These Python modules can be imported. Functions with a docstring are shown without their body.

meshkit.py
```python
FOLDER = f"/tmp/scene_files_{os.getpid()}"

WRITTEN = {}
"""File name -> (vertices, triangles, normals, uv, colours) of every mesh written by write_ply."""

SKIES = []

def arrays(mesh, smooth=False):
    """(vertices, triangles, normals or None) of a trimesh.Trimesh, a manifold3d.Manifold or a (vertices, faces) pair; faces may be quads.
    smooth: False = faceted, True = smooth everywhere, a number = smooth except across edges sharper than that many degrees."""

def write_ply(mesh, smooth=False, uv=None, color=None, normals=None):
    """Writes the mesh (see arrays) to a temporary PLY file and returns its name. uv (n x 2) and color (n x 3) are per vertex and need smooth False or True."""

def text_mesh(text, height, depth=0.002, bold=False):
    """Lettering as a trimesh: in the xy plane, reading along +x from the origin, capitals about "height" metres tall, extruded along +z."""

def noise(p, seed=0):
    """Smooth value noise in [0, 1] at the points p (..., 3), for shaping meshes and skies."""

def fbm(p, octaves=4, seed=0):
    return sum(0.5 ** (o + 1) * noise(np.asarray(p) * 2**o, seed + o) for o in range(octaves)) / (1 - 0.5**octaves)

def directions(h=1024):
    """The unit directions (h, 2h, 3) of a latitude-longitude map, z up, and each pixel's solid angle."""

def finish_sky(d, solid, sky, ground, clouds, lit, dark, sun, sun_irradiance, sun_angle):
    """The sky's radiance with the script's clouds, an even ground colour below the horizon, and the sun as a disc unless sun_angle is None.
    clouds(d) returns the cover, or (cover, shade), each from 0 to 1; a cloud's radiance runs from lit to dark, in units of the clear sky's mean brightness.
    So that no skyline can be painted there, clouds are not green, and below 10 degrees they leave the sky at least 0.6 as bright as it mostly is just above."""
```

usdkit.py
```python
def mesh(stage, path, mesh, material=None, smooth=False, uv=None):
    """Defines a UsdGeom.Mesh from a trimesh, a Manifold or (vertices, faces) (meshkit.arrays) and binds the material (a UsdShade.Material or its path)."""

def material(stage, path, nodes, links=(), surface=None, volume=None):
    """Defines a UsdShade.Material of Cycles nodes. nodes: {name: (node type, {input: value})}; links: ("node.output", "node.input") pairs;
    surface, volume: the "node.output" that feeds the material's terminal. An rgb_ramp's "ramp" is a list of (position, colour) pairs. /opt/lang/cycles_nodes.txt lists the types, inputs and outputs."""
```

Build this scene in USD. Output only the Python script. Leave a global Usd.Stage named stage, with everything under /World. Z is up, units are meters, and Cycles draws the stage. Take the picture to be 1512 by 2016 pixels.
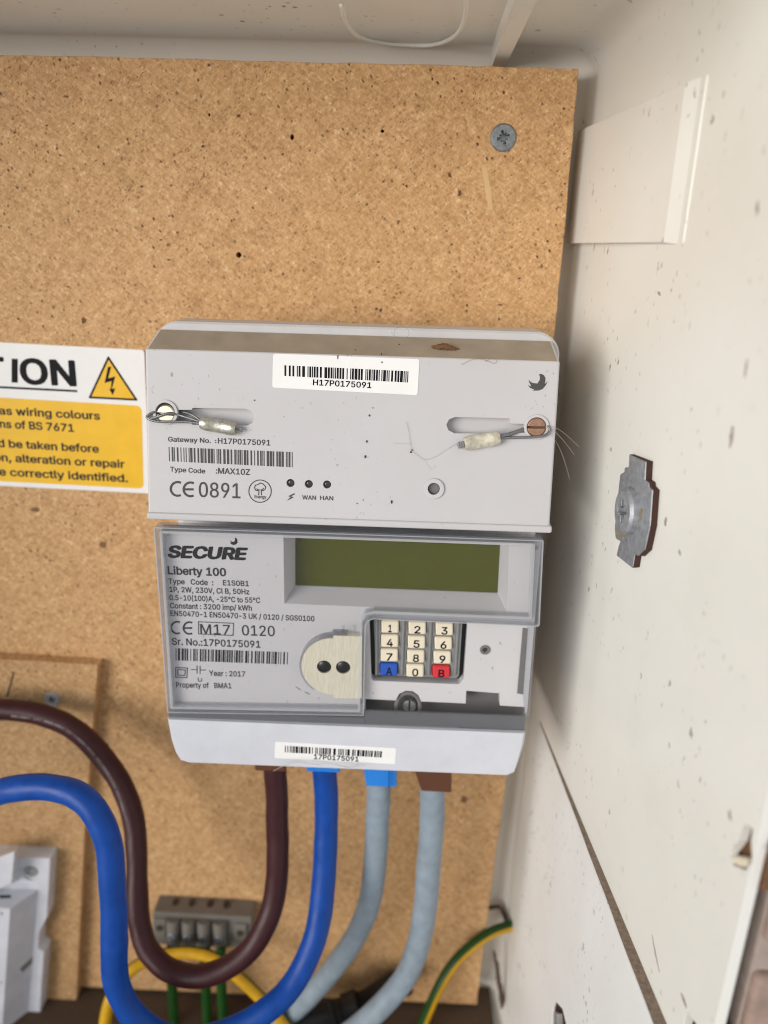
import math, random, zlib
import numpy as np, trimesh, usdkit, meshkit
import manifold3d as m3
from shapely.geometry import Polygon, Point, LineString, box as sbox
from shapely import affinity
from shapely.ops import unary_union
from pxr import Usd, UsdGeom, UsdLux, UsdShade, Gf, Sdf

stage = Usd.Stage.CreateInMemory()
UsdGeom.SetStageUpAxis(stage, UsdGeom.Tokens.z)
UsdGeom.SetStageMetersPerUnit(stage, 1.0)
UsdGeom.Xform.Define(stage, '/World')
UsdGeom.Scope.Define(stage, '/World/Looks')
random.seed(7)
rng = np.random.default_rng(7)

# ------------------------------------------------------------------ camera, sky, sun
F, CX, CY = 1514.0, 756.0, 1008.0          # focal length and centre in photo pixels
BOARD = 0.305                              # camera to board front (m)
CAM = np.array([0.0, -BOARD, 1.40])
PITCH, ROLL, YAW = math.radians(19.0), math.radians(-1.623), math.radians(-1.04)
EXPOSURE = 0.52
SKY_STRENGTH = 0.07
SUN_INT, SUN_ANGLE = 0.5, 38.0
SUN_EL, SUN_AZ = math.radians(5), math.radians(-43)   # direction to the sun: azimuth from -y towards +x

fwd = np.array([math.sin(YAW)*math.cos(PITCH), math.cos(YAW)*math.cos(PITCH), -math.sin(PITCH)])
r0 = np.cross(fwd, [0, 0, 1.0]); r0 /= np.linalg.norm(r0)
d0 = np.cross(fwd, r0)
RIGHT = math.cos(ROLL)*r0 + math.sin(ROLL)*d0
DOWN = math.cos(ROLL)*d0 - math.sin(ROLL)*r0
cam = UsdGeom.Camera.Define(stage, '/World/camera')
M = Gf.Matrix4d(1.0)
for i, a in enumerate((RIGHT, -DOWN, -fwd, CAM)):
    for j in range(3):
        M[i, j] = float(a[j])
cam.AddTransformOp().Set(M)
FOCAL = 4.4
cam.CreateFocalLengthAttr(FOCAL)
cam.CreateHorizontalApertureAttr(FOCAL*1512/F)
cam.CreateVerticalApertureAttr(FOCAL*2016/F)
cam.CreateClippingRangeAttr(Gf.Vec2f(0.005, 1000))
cam.CreateFStopAttr(1.15)
cam.CreateFocusDistanceAttr(0.249)
cam.CreateExposureAttr(EXPOSURE)

sun_dir = np.array([math.cos(SUN_EL)*math.sin(SUN_AZ), -math.cos(SUN_EL)*math.cos(SUN_AZ), math.sin(SUN_EL)])
sun = UsdLux.DistantLight.Define(stage, '/World/sun')
sun.CreateIntensityAttr(SUN_INT); sun.CreateAngleAttr(SUN_ANGLE); sun.CreateNormalizeAttr(True)
sun.CreateColorAttr(Gf.Vec3f(1.0, 0.99, 0.975))
z = sun_dir; xax = np.cross([0, 0, 1.0], z); xax /= np.linalg.norm(xax); yax = np.cross(z, xax)
Ms = Gf.Matrix4d(1.0)
for i, a in enumerate((xax, yax, z)):
    for j in range(3):
        Ms[i, j] = float(a[j])
sun.AddTransformOp().Set(Ms)
sky = UsdLux.DomeLight.Define(stage, '/World/sky')
sky.GetPrim().SetCustomDataByKey('kind', 'structure')
skym = usdkit.material(stage, '/World/Looks/sky', {
    's': ('sky_texture', {'sky_type': 'single_scattering', 'sun_disc': False, 'sun_elevation': SUN_EL, 'sun_rotation': math.atan2(sun_dir[0], sun_dir[1])}),
    'g': ('geometry', {}), 'n': ('noise_texture', {'scale': 2.2, 'detail': 5}),
    'r': ('rgb_ramp', {'ramp': [(0.3, (.35, .35, .35)), (0.62, (.9, .9, .9))]}),
    'm': ('mix', {'color2': (6.9, 7.2, 7.7)}),
    'b': ('background_shader', {'strength': SKY_STRENGTH})},
    [('g.position', 'n.vector'), ('n.fac', 'r.fac'), ('r.color', 'm.fac'), ('s.color', 'm.color1'), ('m.color', 'b.color')], surface='b.background')
UsdShade.MaterialBindingAPI.Apply(sky.GetPrim()).Bind(skym)

# ------------------------------------------------------------------ helpers
used, origin = {}, {}
def numbered(parent, name):
    k = (parent, name); n = used.get(k, 0); used[k] = n + 1
    return f'{parent}/{name}' + (f'_{n:03d}' if n else '')
def thing(name, label, cat, loc, group=None, kind=None):
    p = numbered('/World', name); x = UsdGeom.Xform.Define(stage, p)
    x.AddTranslateOp().Set(Gf.Vec3d(*map(float, loc))); origin[p] = np.array(loc, float)
    tag(x.GetPrim(), label, cat, group, kind)
    return p
def tag(prim, label=None, cat=None, group=None, kind=None):
    for k, v in (('label', label), ('category', cat), ('group', group), ('kind', kind)):
        if v: prim.SetCustomDataByKey(k, v)
def arr(m):
    v, f, _ = meshkit.arrays(m); return v, f
def part(parent, name, mesh, mat, label=None, smooth=False, kind=None):
    o = origin['/'.join(parent.split('/')[:3])]
    v, f = arr(mesh)
    p = numbered(parent, name)
    mm = usdkit.mesh(stage, p, trimesh.Trimesh(v - o, f, process=False), mat, smooth=smooth)
    tag(mm.GetPrim(), label, kind=kind)
    return p

def ray(px, py):
    v = (px-CX)/F*RIGHT + (py-CY)/F*DOWN + fwd
    return v
class Pl:                                   # a plane in the place: origin, two axes, outward normal
    def __init__(s, o, u, v):
        s.o = np.array(o, float); s.u = np.array(u, float)/np.linalg.norm(u); s.v = np.array(v, float)/np.linalg.norm(v)
        s.n = np.cross(s.u, s.v)
    def hit(s, px, py):
        r = ray(px, py); t = np.dot(s.o-CAM, s.n)/np.dot(r, s.n); return CAM + r*t
    def ab(s, px, py):
        p = s.hit(px, py)-s.o; return (float(p@s.u), float(p@s.v))
    def at(s, a, b, c=0.0): return s.o + a*s.u + b*s.v + c*s.n
    def to(s, mesh):
        v, f = arr(mesh)
        return trimesh.Trimesh(s.o + v[:, :1]*s.u + v[:, 1:2]*s.v + v[:, 2:3]*s.n, f, process=False)
    def poly(s, pts, r=0.0):
        p = Polygon([s.ab(*q) for q in pts])
        if not p.is_valid: p = p.buffer(0)
        return p.buffer(-r).buffer(r, 8) if r else p
    def px_len(s, px, py, n=1.0):           # metres of n photo pixels near a pixel
        a = s.hit(px-.5, py); b = s.hit(px+.5, py); return float(np.linalg.norm(a-b))*n
    def ext(s, poly, c0, c1, ch=0.0):
        return s.to(extrude(poly, c0, c1, ch))
def FP(d): return Pl((0, d-BOARD, CAM[2]), (1, 0, 0), (0, 0, 1))
def geoms(p): return [g for g in getattr(p, 'geoms', [p]) if g.area > 0]
def extrude(poly, c0, c1, ch=0.0):
    out = []
    for g in geoms(poly):
        if ch:
            top = g.buffer(-ch, 4)
            if top.geom_type == 'Polygon' and not top.is_empty and len(g.interiors) == 0:
                a = np.array(g.exterior.coords)[:-1]; cen = np.array(g.centroid.coords[0])
                # chamfer by pulling each rim point inwards along its local normal
                nx = np.roll(a, -1, 0); pv = np.roll(a, 1, 0); t = nx-pv; t /= np.linalg.norm(t, axis=1)[:, None]+1e-12
                nn = np.stack([-t[:, 1], t[:, 0]], 1) * (1 if g.exterior.is_ccw else -1)
                body = trimesh.creation.extrude_polygon(g, c1-c0, engine='earcut'); v = body.vertices
                hi = v[:, 2] > (c1-c0)/2
                low = trimesh.creation.extrude_polygon(g, c1-c0-ch, engine='earcut'); low.apply_translation([0, 0, c0])
                body2 = trimesh.creation.extrude_polygon(Polygon(a + nn*0), c1-c0, engine='earcut')
                n = len(a); b = a + nn*ch
                vv = np.vstack([np.c_[a, np.full(n, c0)], np.c_[a, np.full(n, c1-ch)], np.c_[b, np.full(n, c1)]])
                ff = []
                for k in range(n):
                    l = (k+1) % n
                    for lo in (0, n):
                        q = [lo+k, lo+l, lo+n+l, lo+n+k]
                        if not g.exterior.is_ccw: q = q[::-1]
                        ff += [[q[0], q[1], q[2]], [q[0], q[2], q[3]]]
                cap = trimesh.creation.triangulate_polygon(Polygon(b), engine='earcut')
                from scipy.spatial import cKDTree
                idx = cKDTree(b).query(np.array(cap[0])[:, :2])[1]
                fc = idx[np.array(cap[1])]
                tri = b[fc]; ar = np.cross(tri[:, 1]-tri[:, 0], tri[:, 2]-tri[:, 0])
                fc = np.where(ar[:, None] < 0, fc[:, ::-1], fc)
                ff = np.vstack([ff, fc+2*n, fc[:, ::-1]])
                out.append(trimesh.Trimesh(vv, ff, process=False)); continue
        m = trimesh.creation.extrude_polygon(g, c1-c0, engine='earcut'); m.apply_translation([0, 0, c0]); out.append(m)
    return trimesh.util.concatenate(out)
def cat(*ms): return trimesh.util.concatenate([trimesh.Trimesh(*arr(m), process=False) for m in ms])
def man(m):
    v, f = arr(m); t = trimesh.Trimesh(v, f, process=True); t.merge_vertices(digits_vertex=7)
    return m3.Manifold(m3.Mesh(np.asarray(t.vertices, np.float32), np.asarray(t.faces, np.uint32)))
def cut(a, *bs):
    a = man(a) if not isinstance(a, m3.Manifold) else a
    for b in bs: a = a - man(b)
    return a
ICO = trimesh.creation.icosphere(2)
def hull(balls):                            # [(point, radius)]
    pts = np.vstack([ICO.vertices*r + np.array(p) for p, r in balls])
    return trimesh.convex.convex_hull(pts)
def rbox(x0, x1, y0, y1, z0, z1, r):
    return hull([((x, y, zz), r) for x in (x0+r, x1-r) for y in (y0+r, y1-r) for zz in (z0+r, z1-r)])
def spline(pts, n=12):
    p = np.array(pts, float); p = np.vstack([2*p[0]-p[1], p, 2*p[-1]-p[-2]]); out = []
    for i in range(1, len(p)-2):
        a, b, c, d = p[i-1:i+3]
        for t in np.linspace(0, 1, n, endpoint=False):
            out.append(.5*((2*b)+(-a+c)*t+(2*a-5*b+4*c-d)*t*t+(-a+3*b-3*c+d)*t**3))
    out.append(p[-2]); return np.array(out)
def tube(pts, r, sides=20, n=12, arc=None, up=(0, -1, 0), smooth_path=True, twist=0.0):
    p = spline(pts, n) if smooth_path else np.array(pts, float)
    if smooth_path:
        for _ in range(6): p[1:-1] = (p[:-2]+2*p[1:-1]+p[2:])/4
    t = np.gradient(p, axis=0); t /= np.linalg.norm(t, axis=1)[:, None]
    rr = np.broadcast_to(r, len(p)) if np.ndim(r) == 0 else np.interp(np.linspace(0, 1, len(p)), np.linspace(0, 1, len(r)), r)
    nv = np.array(up, float); N = []
    for k in range(len(p)):
        nv = nv - t[k]*(nv@t[k]); nv /= np.linalg.norm(nv); N.append(nv.copy())
    N = np.array(N); B = np.cross(t, N)
    full = arc is None
    ang = np.linspace(0, 2*np.pi, sides, endpoint=False) if full else np.linspace(arc[0], arc[1], sides)
    tw = np.linspace(0, twist, len(p))[:, None]
    A = ang[None]+tw
    v = (p[:, None]+rr[:, None, None]*(np.cos(A)[..., None]*N[:, None]+np.sin(A)[..., None]*B[:, None])).reshape(-1, 3)
    f = []; S = sides
    for k in range(len(p)-1):
        for j in range(S if full else S-1):
            l = (j+1) % S; a, b, c, d = k*S+j, k*S+l, (k+1)*S+l, (k+1)*S+j
            f += [[a, b, c], [a, c, d]]
    if full:
        v = np.vstack([v, p[0], p[-1]]); e0, e1 = len(v)-2, len(v)-1
        for j in range(S):
            l = (j+1) % S; f += [[e0, l, j], [e1, (len(p)-1)*S+j, (len(p)-1)*S+l]]
    return trimesh.Trimesh(v, np.array(f), process=False)
def disc(pl, px, py, r, c0, c1, n=32, ch=0.0):   # r in metres
    a, b = pl.ab(px, py); return pl.ext(Point(a, b).buffer(r, n//4), c0, c1, ch)
def ringm(pl, px, py, r0_, r1_, c0, c1):
    a, b = pl.ab(px, py); return pl.ext(Point(a, b).buffer(r1_, 12).difference(Point(a, b).buffer(r0_, 12)), c0, c1)
def dome(pl, px, py, r, h, c0=0.0, rings=6, n=32):
    a, b = pl.ab(px, py); v = [(a, b, c0+h)]; f = []
    for i in range(1, rings+1):
        t = i/rings*math.pi/2
        for k in range(n):
            q = 2*math.pi*k/n; v.append((a+r*math.sin(t)*math.cos(q), b+r*math.sin(t)*math.sin(q), c0+h*math.cos(t)))
    for k in range(n): f.append([0, 1+k, 1+(k+1) % n])
    for i in range(rings-1):
        for k in range(n):
            p, q = 1+i*n+k, 1+i*n+(k+1) % n; f += [[p, p+n, q+n], [p, q+n, q]]
    return pl.to(trimesh.Trimesh(np.array(v), np.array(f), process=False))
def lettering(pl, text, p0, p1, cap, bold=True, shear=0.0, c=0.00003, depth=0.00005, fat=0.0):
    """text between two baseline pixels on a plane, capitals cap pixels tall"""
    a0 = np.array(pl.ab(*p0)); a1 = np.array(pl.ab(*p1)); mid = ((p0[0]+p1[0])/2, (p0[1]+p1[1])/2)
    h = np.linalg.norm(np.array(pl.ab(mid[0], mid[1]-cap))-np.array(pl.ab(*mid)))
    m = meshkit.text_mesh(text, h, depth, bold)
    v = m.vertices.copy(); x0, x1 = v[:, 0].min(), v[:, 0].max(); L = np.linalg.norm(a1-a0)
    v[:, 0] = (v[:, 0]-x0)*L/(x1-x0)
    f_ = m.faces
    if fat:                                   # heavier strokes: overlapping copies a hair apart
        n_ = len(v); w_ = fat*h
        v = np.vstack([v+np.array([dx*w_, dy*w_, k*4e-6]) for k, (dx, dy) in enumerate([(0, 0), (1, 0), (-1, 0), (.5, .5), (-.5, -.5)])]); f_ = np.vstack([m.faces+k*n_ for k in range(5)])
    v[:, 0] += shear*v[:, 1]
    e = (a1-a0)/L; w = np.array([-e[1], e[0]])
    v = np.c_[a0 + v[:, :1]*e + v[:, 1:2]*w, v[:, 2]+c]
    return pl.to(trimesh.Trimesh(v, f_, process=False))
def barcode(pl, tl, tr, br, bl, seed, c=0.00003, n=46):
    r = random.Random(seed); A, B, C, D = (np.array(pl.ab(*q)) for q in (tl, tr, br, bl))
    xs, x = [], 0.0
    while len(xs) < n:
        w = r.choice([1, 1, 1, 2, 2, 3]); g = r.choice([1, 1, 1, 2, 3]); xs.append((x, x+w)); x += w+g
    tot = xs[-1][1]; out = []
    for s, e in xs:
        s, e = s/tot, e/tot
        out.append(Polygon([A+(B-A)*s, A+(B-A)*e, D+(C-D)*e, D+(C-D)*s]))
    return pl.ext(unary_union(out), c, c+.00005)
def strokes(pl, lines, w, c=0.00003, depth=0.00005, ext=0.0):   # pixel polylines of width w pixels
    out = []
    for ln in lines:
        q = [pl.ab(*p) for p in ln]; out.append(LineString(q).buffer(pl.px_len(*ln[0], w)/2, 4, cap_style=2, join_style=2))
    return pl.ext(unary_union(out), c, c+depth)

# ------------------------------------------------------------------ materials
LK = '/World/Looks/'
def mat(name, nodes, links, surface='p.BSDF'): return usdkit.material(stage, LK+name, nodes, links, surface=surface)
def plain(name, col, rough=.45, metal=0.0, bevel=.0003, var=.08, vscale=90, spec=.5, bump=0.0, bscale=2500, sss=0.0, **kw):
    """an even material with a slight mottling, fine relief and rounded edges"""
    col = np.array(col)
    nodes = {'g': ('geometry', {}), 'n': ('noise_texture', {'scale': vscale, 'detail': 4, 'roughness': .6}),
             'r': ('rgb_ramp', {'ramp': [(.3, col*(1-var)), (.7, col*(1+var*.6))]}),
             'rr': ('map_range', {'from_min': .3, 'from_max': .7, 'to_min': rough*.85, 'to_max': min(1, rough*1.2)}),
             'p': ('principled_bsdf', {'metallic': metal, 'specular_ior_level': spec, **kw})}
    links = [('g.position', 'n.vector'), ('n.fac', 'r.fac'), ('r.color', 'p.base_color'), ('n.fac', 'rr.value'), ('rr.result', 'p.roughness')]
    last = None
    if bevel: nodes['bv'] = ('bevel', {'radius': bevel, 'samples': 6}); last = 'bv.bevel'
    if bump:
        nodes['bn'] = ('noise_texture', {'scale': bscale, 'detail': 2}); nodes['bu'] = ('bump', {'strength': bump, 'distance': .0002})
        links += [('g.position', 'bn.vector'), ('bn.fac', 'bu.height')]
        if last: links.append((last, 'bu.normal'))
        last = 'bu.normal'
    if last: links.append((last, 'p.normal'))
    return mat(name, nodes, links)

def chipboard(name, tone=1.0):
    nodes = {'g': ('geometry', {}), 'w': ('noise_texture', {'scale': 350, 'detail': 2}),
             'wm': ('vector_math', {'math_type': 'subtract', 'vector2': (.5, .5, .5)}), 'ws': ('vector_math', {'math_type': 'scale', 'scale': .0011}),
             'wa': ('vector_math', {'math_type': 'add'})}
    links = [('g.position', 'w.vector'), ('w.color', 'wm.vector1'), ('wm.vector', 'ws.vector1'), ('g.position', 'wa.vector1'), ('ws.vector', 'wa.vector2')]
    prev = None
    for i, (rot, sc) in enumerate([(.55, (420, 500, 1500)), (-.5, (360, 500, 1250)), (1.35, (520, 500, 1800)), (2.3, (640, 500, 2300))]):
        nodes[f'm{i}'] = ('mapping', {'rotation': (0, rot, 0)}); nodes[f'k{i}'] = ('mapping', {'scale': sc, 'location': (i*3.1, 0, i*1.7)})
        nodes[f'v{i}'] = ('voronoi_texture', {'scale': 1.2, 'randomness': 1.0}); nodes[f's{i}'] = ('separate_color', {})
        links += [('wa.vector', f'm{i}.vector'), (f'm{i}.vector', f'k{i}.vector'), (f'k{i}.vector', f'v{i}.vector'), (f'v{i}.color', f's{i}.color')]
        if prev:
            nodes[f'a{i}'] = ('math', {'math_type': 'add'}); links += [(prev, f'a{i}.value1'), (f's{i}.r', f'a{i}.value2')]; prev = f'a{i}.value'
        else: prev = f's{i}.r'
    t = lambda c: np.array(c)*tone
    nodes['av'] = ('math', {'math_type': 'multiply', 'value2': .25}); links.append((prev, 'av.value1'))
    nodes['fr'] = ('rgb_ramp', {'ramp': [(.10, t((.37, .19, .075))), (.34, t((.53, .305, .135))), (.55, t((.61, .365, .168))), (.74, t((.68, .435, .22))), (.92, t((.84, .61, .37)))]})
    links.append(('av.value', 'fr.fac'))
    # broad tone
    nodes['bt'] = ('noise_texture', {'scale': 70, 'detail': 5, 'roughness': .7}); nodes['br'] = ('rgb_ramp', {'ramp': [(.3, (.95, .945, .94)), (.7, (1.03, 1.035, 1.05))]})
    nodes['bm'] = ('mix', {'mix_type': 'multiply', 'fac': 1.0})
    links += [('g.position', 'bt.vector'), ('bt.fac', 'br.fac'), ('fr.color', 'bm.color1'), ('br.color', 'bm.color2')]
    last = 'bm.color'
    # dark flecks and pits of three sizes, light slivers
    for i, (sc, rot, thr, gate, col, ex) in enumerate([(560, .9, .20, .86, (.27, .13, .05), 2.4), (330, 2.1, .145, .80, (.10, .05, .025), 1.4), (170, .3, .075, .83, (.06, .032, .02), 1.6), (210, -.7, .16, .80, (.80, .56, .31), 4.5)]):
        nodes[f'q{i}'] = ('mapping', {'rotation': (0, rot, 0)}); nodes[f'qq{i}'] = ('mapping', {'scale': (sc, sc, sc*ex), 'location': (i*7.7, 0, i*5.3)})
        nodes[f'qv{i}'] = ('voronoi_texture', {'scale': 1.0}); nodes[f'qs{i}'] = ('separate_color', {})
        nodes[f'qd{i}'] = ('map_range', {'from_min': thr, 'from_max': thr*1.7, 'to_min': 1.0, 'to_max': 0.0, 'clamp': True})
        nodes[f'qg{i}'] = ('math', {'math_type': 'greater_than', 'value2': gate}); nodes[f'qm{i}'] = ('math', {'math_type': 'multiply'})
        nodes[f'qn{i}'] = ('noise_texture', {'scale': 45+13*i, 'detail': 2}); nodes[f'qo{i}'] = ('map_range', {'from_min': .42, 'from_max': .60, 'to_min': .3, 'to_max': 1.0 if i < 3 else .6, 'clamp': True}); nodes[f'qp{i}'] = ('math', {'math_type': 'multiply'})
        nodes[f'qx{i}'] = ('mix', {'color2': t(col)})
        links += [('wa.vector', f'q{i}.vector'), (f'q{i}.vector', f'qq{i}.vector'), (f'qq{i}.vector', f'qv{i}.vector'), (f'qv{i}.color', f'qs{i}.color'), (f'qv{i}.distance', f'qd{i}.value'),
                  (f'qs{i}.g', f'qg{i}.value1'), (f'qg{i}.value', f'qm{i}.value1'), (f'qd{i}.result', f'qm{i}.value2'), ('g.position', f'qn{i}.vector'), (f'qn{i}.fac', f'qo{i}.value'), (f'qm{i}.value', f'qp{i}.value1'), (f'qo{i}.result', f'qp{i}.value2'), (f'qp{i}.value', f'qx{i}.fac'), (last, f'qx{i}.color1')]
        last = f'qx{i}.color'
    for i, (rot, sc) in enumerate([(.8, (190, 200, 640)), (-.9, (150, 200, 520))]):
        nodes[f'lm{i}'] = ('mapping', {'rotation': (0, rot, 0)}); nodes[f'lk{i}'] = ('mapping', {'scale': sc}); nodes[f'lv{i}'] = ('voronoi_texture', {'scale': 1.0}); nodes[f'ls{i}'] = ('separate_color', {})
        nodes[f'lr{i}'] = ('rgb_ramp', {'ramp': [(0.0, (.80, .76, .70)), (.12, (.95, .94, .92)), (.5, (1, 1, 1)), (.86, (1.0, 1.0, 1.0)), (1.0, (1.14, 1.17, 1.22))]}); nodes[f'lx{i}'] = ('mix', {'mix_type': 'multiply', 'fac': .5})
        links += [('wa.vector', f'lm{i}.vector'), (f'lm{i}.vector', f'lk{i}.vector'), (f'lk{i}.vector', f'lv{i}.vector'), (f'lv{i}.color', f'ls{i}.color'), (f'ls{i}.r', f'lr{i}.fac'), (last, f'lx{i}.color1'), (f'lr{i}.color', f'lx{i}.color2')]
        last = f'lx{i}.color'
    nodes['bu'] = ('bump', {'strength': .35, 'distance': .0003}); nodes['bb'] = ('bevel', {'radius': .0006, 'samples': 4})
    nodes['p'] = ('principled_bsdf', {'roughness': .62, 'specular_ior_level': .3})
    links += [(last, 'p.base_color'), ('av.value', 'bu.height'), ('bb.bevel', 'bu.normal'), ('bu.normal', 'p.normal')]
    return mat(name, nodes, links)
def soiled(name, col, dirt=(.16, .13, .10), rough=.4, s1=170, gate=.80, stain=.35, bevel=.0004):
    """moulded plastic with small specks of dirt and faint grime, each of its own shape"""
    col = np.array(col)
    nodes = {'g': ('geometry', {}), 'n': ('noise_texture', {'scale': 14, 'detail': 5, 'roughness': .65}),
             'r': ('rgb_ramp', {'ramp': [(.3, col*np.array([.95, .945, .93])), (.65, col)]}),
             'w': ('noise_texture', {'scale': 500, 'detail': 3}), 'wm': ('vector_math', {'math_type': 'subtract', 'vector2': (.5, .5, .5)}),
             'ws': ('vector_math', {'math_type': 'scale', 'scale': .003}), 'wa': ('vector_math', {'math_type': 'add'}),
             'n2': ('noise_texture', {'scale': 30, 'detail': 2}), 'n2r': ('rgb_ramp', {'ramp': [(.45, (0, 0, 0)), (.62, (1, 1, 1))]}),
             'bv': ('bevel', {'radius': bevel, 'samples': 6}), 'bn': ('noise_texture', {'scale': 120, 'detail': 3}), 'bu': ('bump', {'strength': .06, 'distance': .0008}),
             'rr': ('map_range', {'from_min': .3, 'from_max': .7, 'to_min': rough*.8, 'to_max': rough*1.25}),
             'p': ('principled_bsdf', {'roughness': rough, 'specular_ior_level': .45})}
    links = [('g.position', 'n.vector'), ('n.fac', 'r.fac'), ('g.position', 'w.vector'), ('w.color', 'wm.vector1'), ('wm.vector', 'ws.vector1'), ('g.position', 'wa.vector1'), ('ws.vector', 'wa.vector2'),
             ('g.position', 'n2.vector'), ('n2.fac', 'n2r.fac'), ('g.position', 'bn.vector'), ('bn.fac', 'bu.height'), ('bv.bevel', 'bu.normal'), ('bu.normal', 'p.normal'), ('n.fac', 'rr.value'), ('rr.result', 'p.roughness')]
    last = 'r.color'
    for i, (sc, thr, g, k) in enumerate([(s1, .13, gate, .8), (s1*.45, .075, gate-.05, .7), (s1*2.4, .22, gate+.04, .5)]):
        nodes[f'm{i}'] = ('mapping', {'scale': (sc*1.6, sc*1.6, sc), 'rotation': (.2, 0, 0), 'location': (i*3.3, 1.1*i, 2.2*i)})
        nodes[f'v{i}'] = ('voronoi_texture', {'scale': 1.0}); nodes[f's{i}'] = ('separate_color', {})
        nodes[f'd{i}'] = ('map_range', {'from_min': thr, 'from_max': thr*2.0, 'to_min': 1.0, 'to_max': 0.0, 'clamp': True})
        nodes[f'g{i}'] = ('math', {'math_type': 'greater_than', 'value2': g}); nodes[f'x{i}'] = ('math', {'math_type': 'multiply'})
        nodes[f'y{i}'] = ('math', {'math_type': 'multiply'}); nodes[f'z{i}'] = ('math', {'math_type': 'multiply', 'value2': k}); nodes[f'c{i}'] = ('mix', {'color2': dirt})
        links += [('wa.vector', f'm{i}.vector'), (f'm{i}.vector', f'v{i}.vector'), (f'v{i}.color', f's{i}.color'), (f'v{i}.distance', f'd{i}.value'), (f's{i}.g', f'g{i}.value1'),
                  (f'g{i}.value', f'x{i}.value1'), (f'd{i}.result', f'x{i}.value2'), (f'x{i}.value', f'y{i}.value1'), ('n2r.color', f'y{i}.value2'), (f'y{i}.value', f'z{i}.value1'), (f'z{i}.value', f'c{i}.fac'), (last, f'c{i}.color1')]
        last = f'c{i}.color'
    links.append((last, 'p.base_color'))
    return mat(name, nodes, links)

m_wall = soiled('cream_moulding', (.79, .785, .735), gate=.90)
m_panel = soiled('white_panel', (.825, .835, .825), gate=.78)
m_board = chipboard('chipboard')
m_block = chipboard('chipboard_block', .9)
m_dust_shade = plain('brown_dust_and_shade', (.09, .055, .032), .9, var=.35, vscale=700, bevel=0, bump=.6)  # dust brown, darkened so the floor carries painted shade
m_dust_shade2 = plain('pale_brown_dust', (.27, .20, .15), .9, var=.4, vscale=900, bevel=0, bump=.6)
m_film = plain('tan_top_layer', (.34, .28, .21), .8, var=.14, vscale=110, bevel=0)
m_knot = plain('brown_knot', (.22, .115, .05), .8, var=.35, vscale=900, bevel=0)
m_scuff = plain('wall_scuff', (.36, .31, .26), .8, var=.3, vscale=900, bevel=0)
m_grey = soiled('grey_plastic', (.56, .55, .562), (.22, .19, .16), .42, s1=330, gate=.93, bevel=.0003)
m_case = plain('rear_case_plastic', (.56, .55, .555), .4, var=.05)
m_term = plain('terminal_cover_plastic', (.60, .615, .665), .38, var=.05)
m_face = soiled('faceplate_plastic', (.575, .565, .575), (.25, .22, .2), .5, s1=420, gate=.95, bevel=.0002)
m_white = plain('white_label', (.85, .845, .83), .4, var=.03, bevel=0)
m_ink = plain('black_ink', (.012, .012, .014), .5, spec=.1, bevel=0)
m_ink2 = plain('grey_ink', (.085, .082, .082), .5, spec=.1, bevel=0)
m_ink3 = plain('faded_ink', (.035, .035, .038), .5, spec=.1, bevel=0)
m_yellow = plain('yellow_print', (.86, .50, .012), .4, var=.06, bevel=0)
m_steel = plain('zinc_steel', (.46, .46, .45), .6, .7, var=.25, vscale=900, bump=.2)
m_dsteel = plain('dull_zinc', (.30, .33, .36), .5, .8, var=.3, vscale=700, bump=.3)
m_clip = plain('galvanised_plate', (.42, .44, .47), .5, .7, var=.22, vscale=500, bump=.25)
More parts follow.
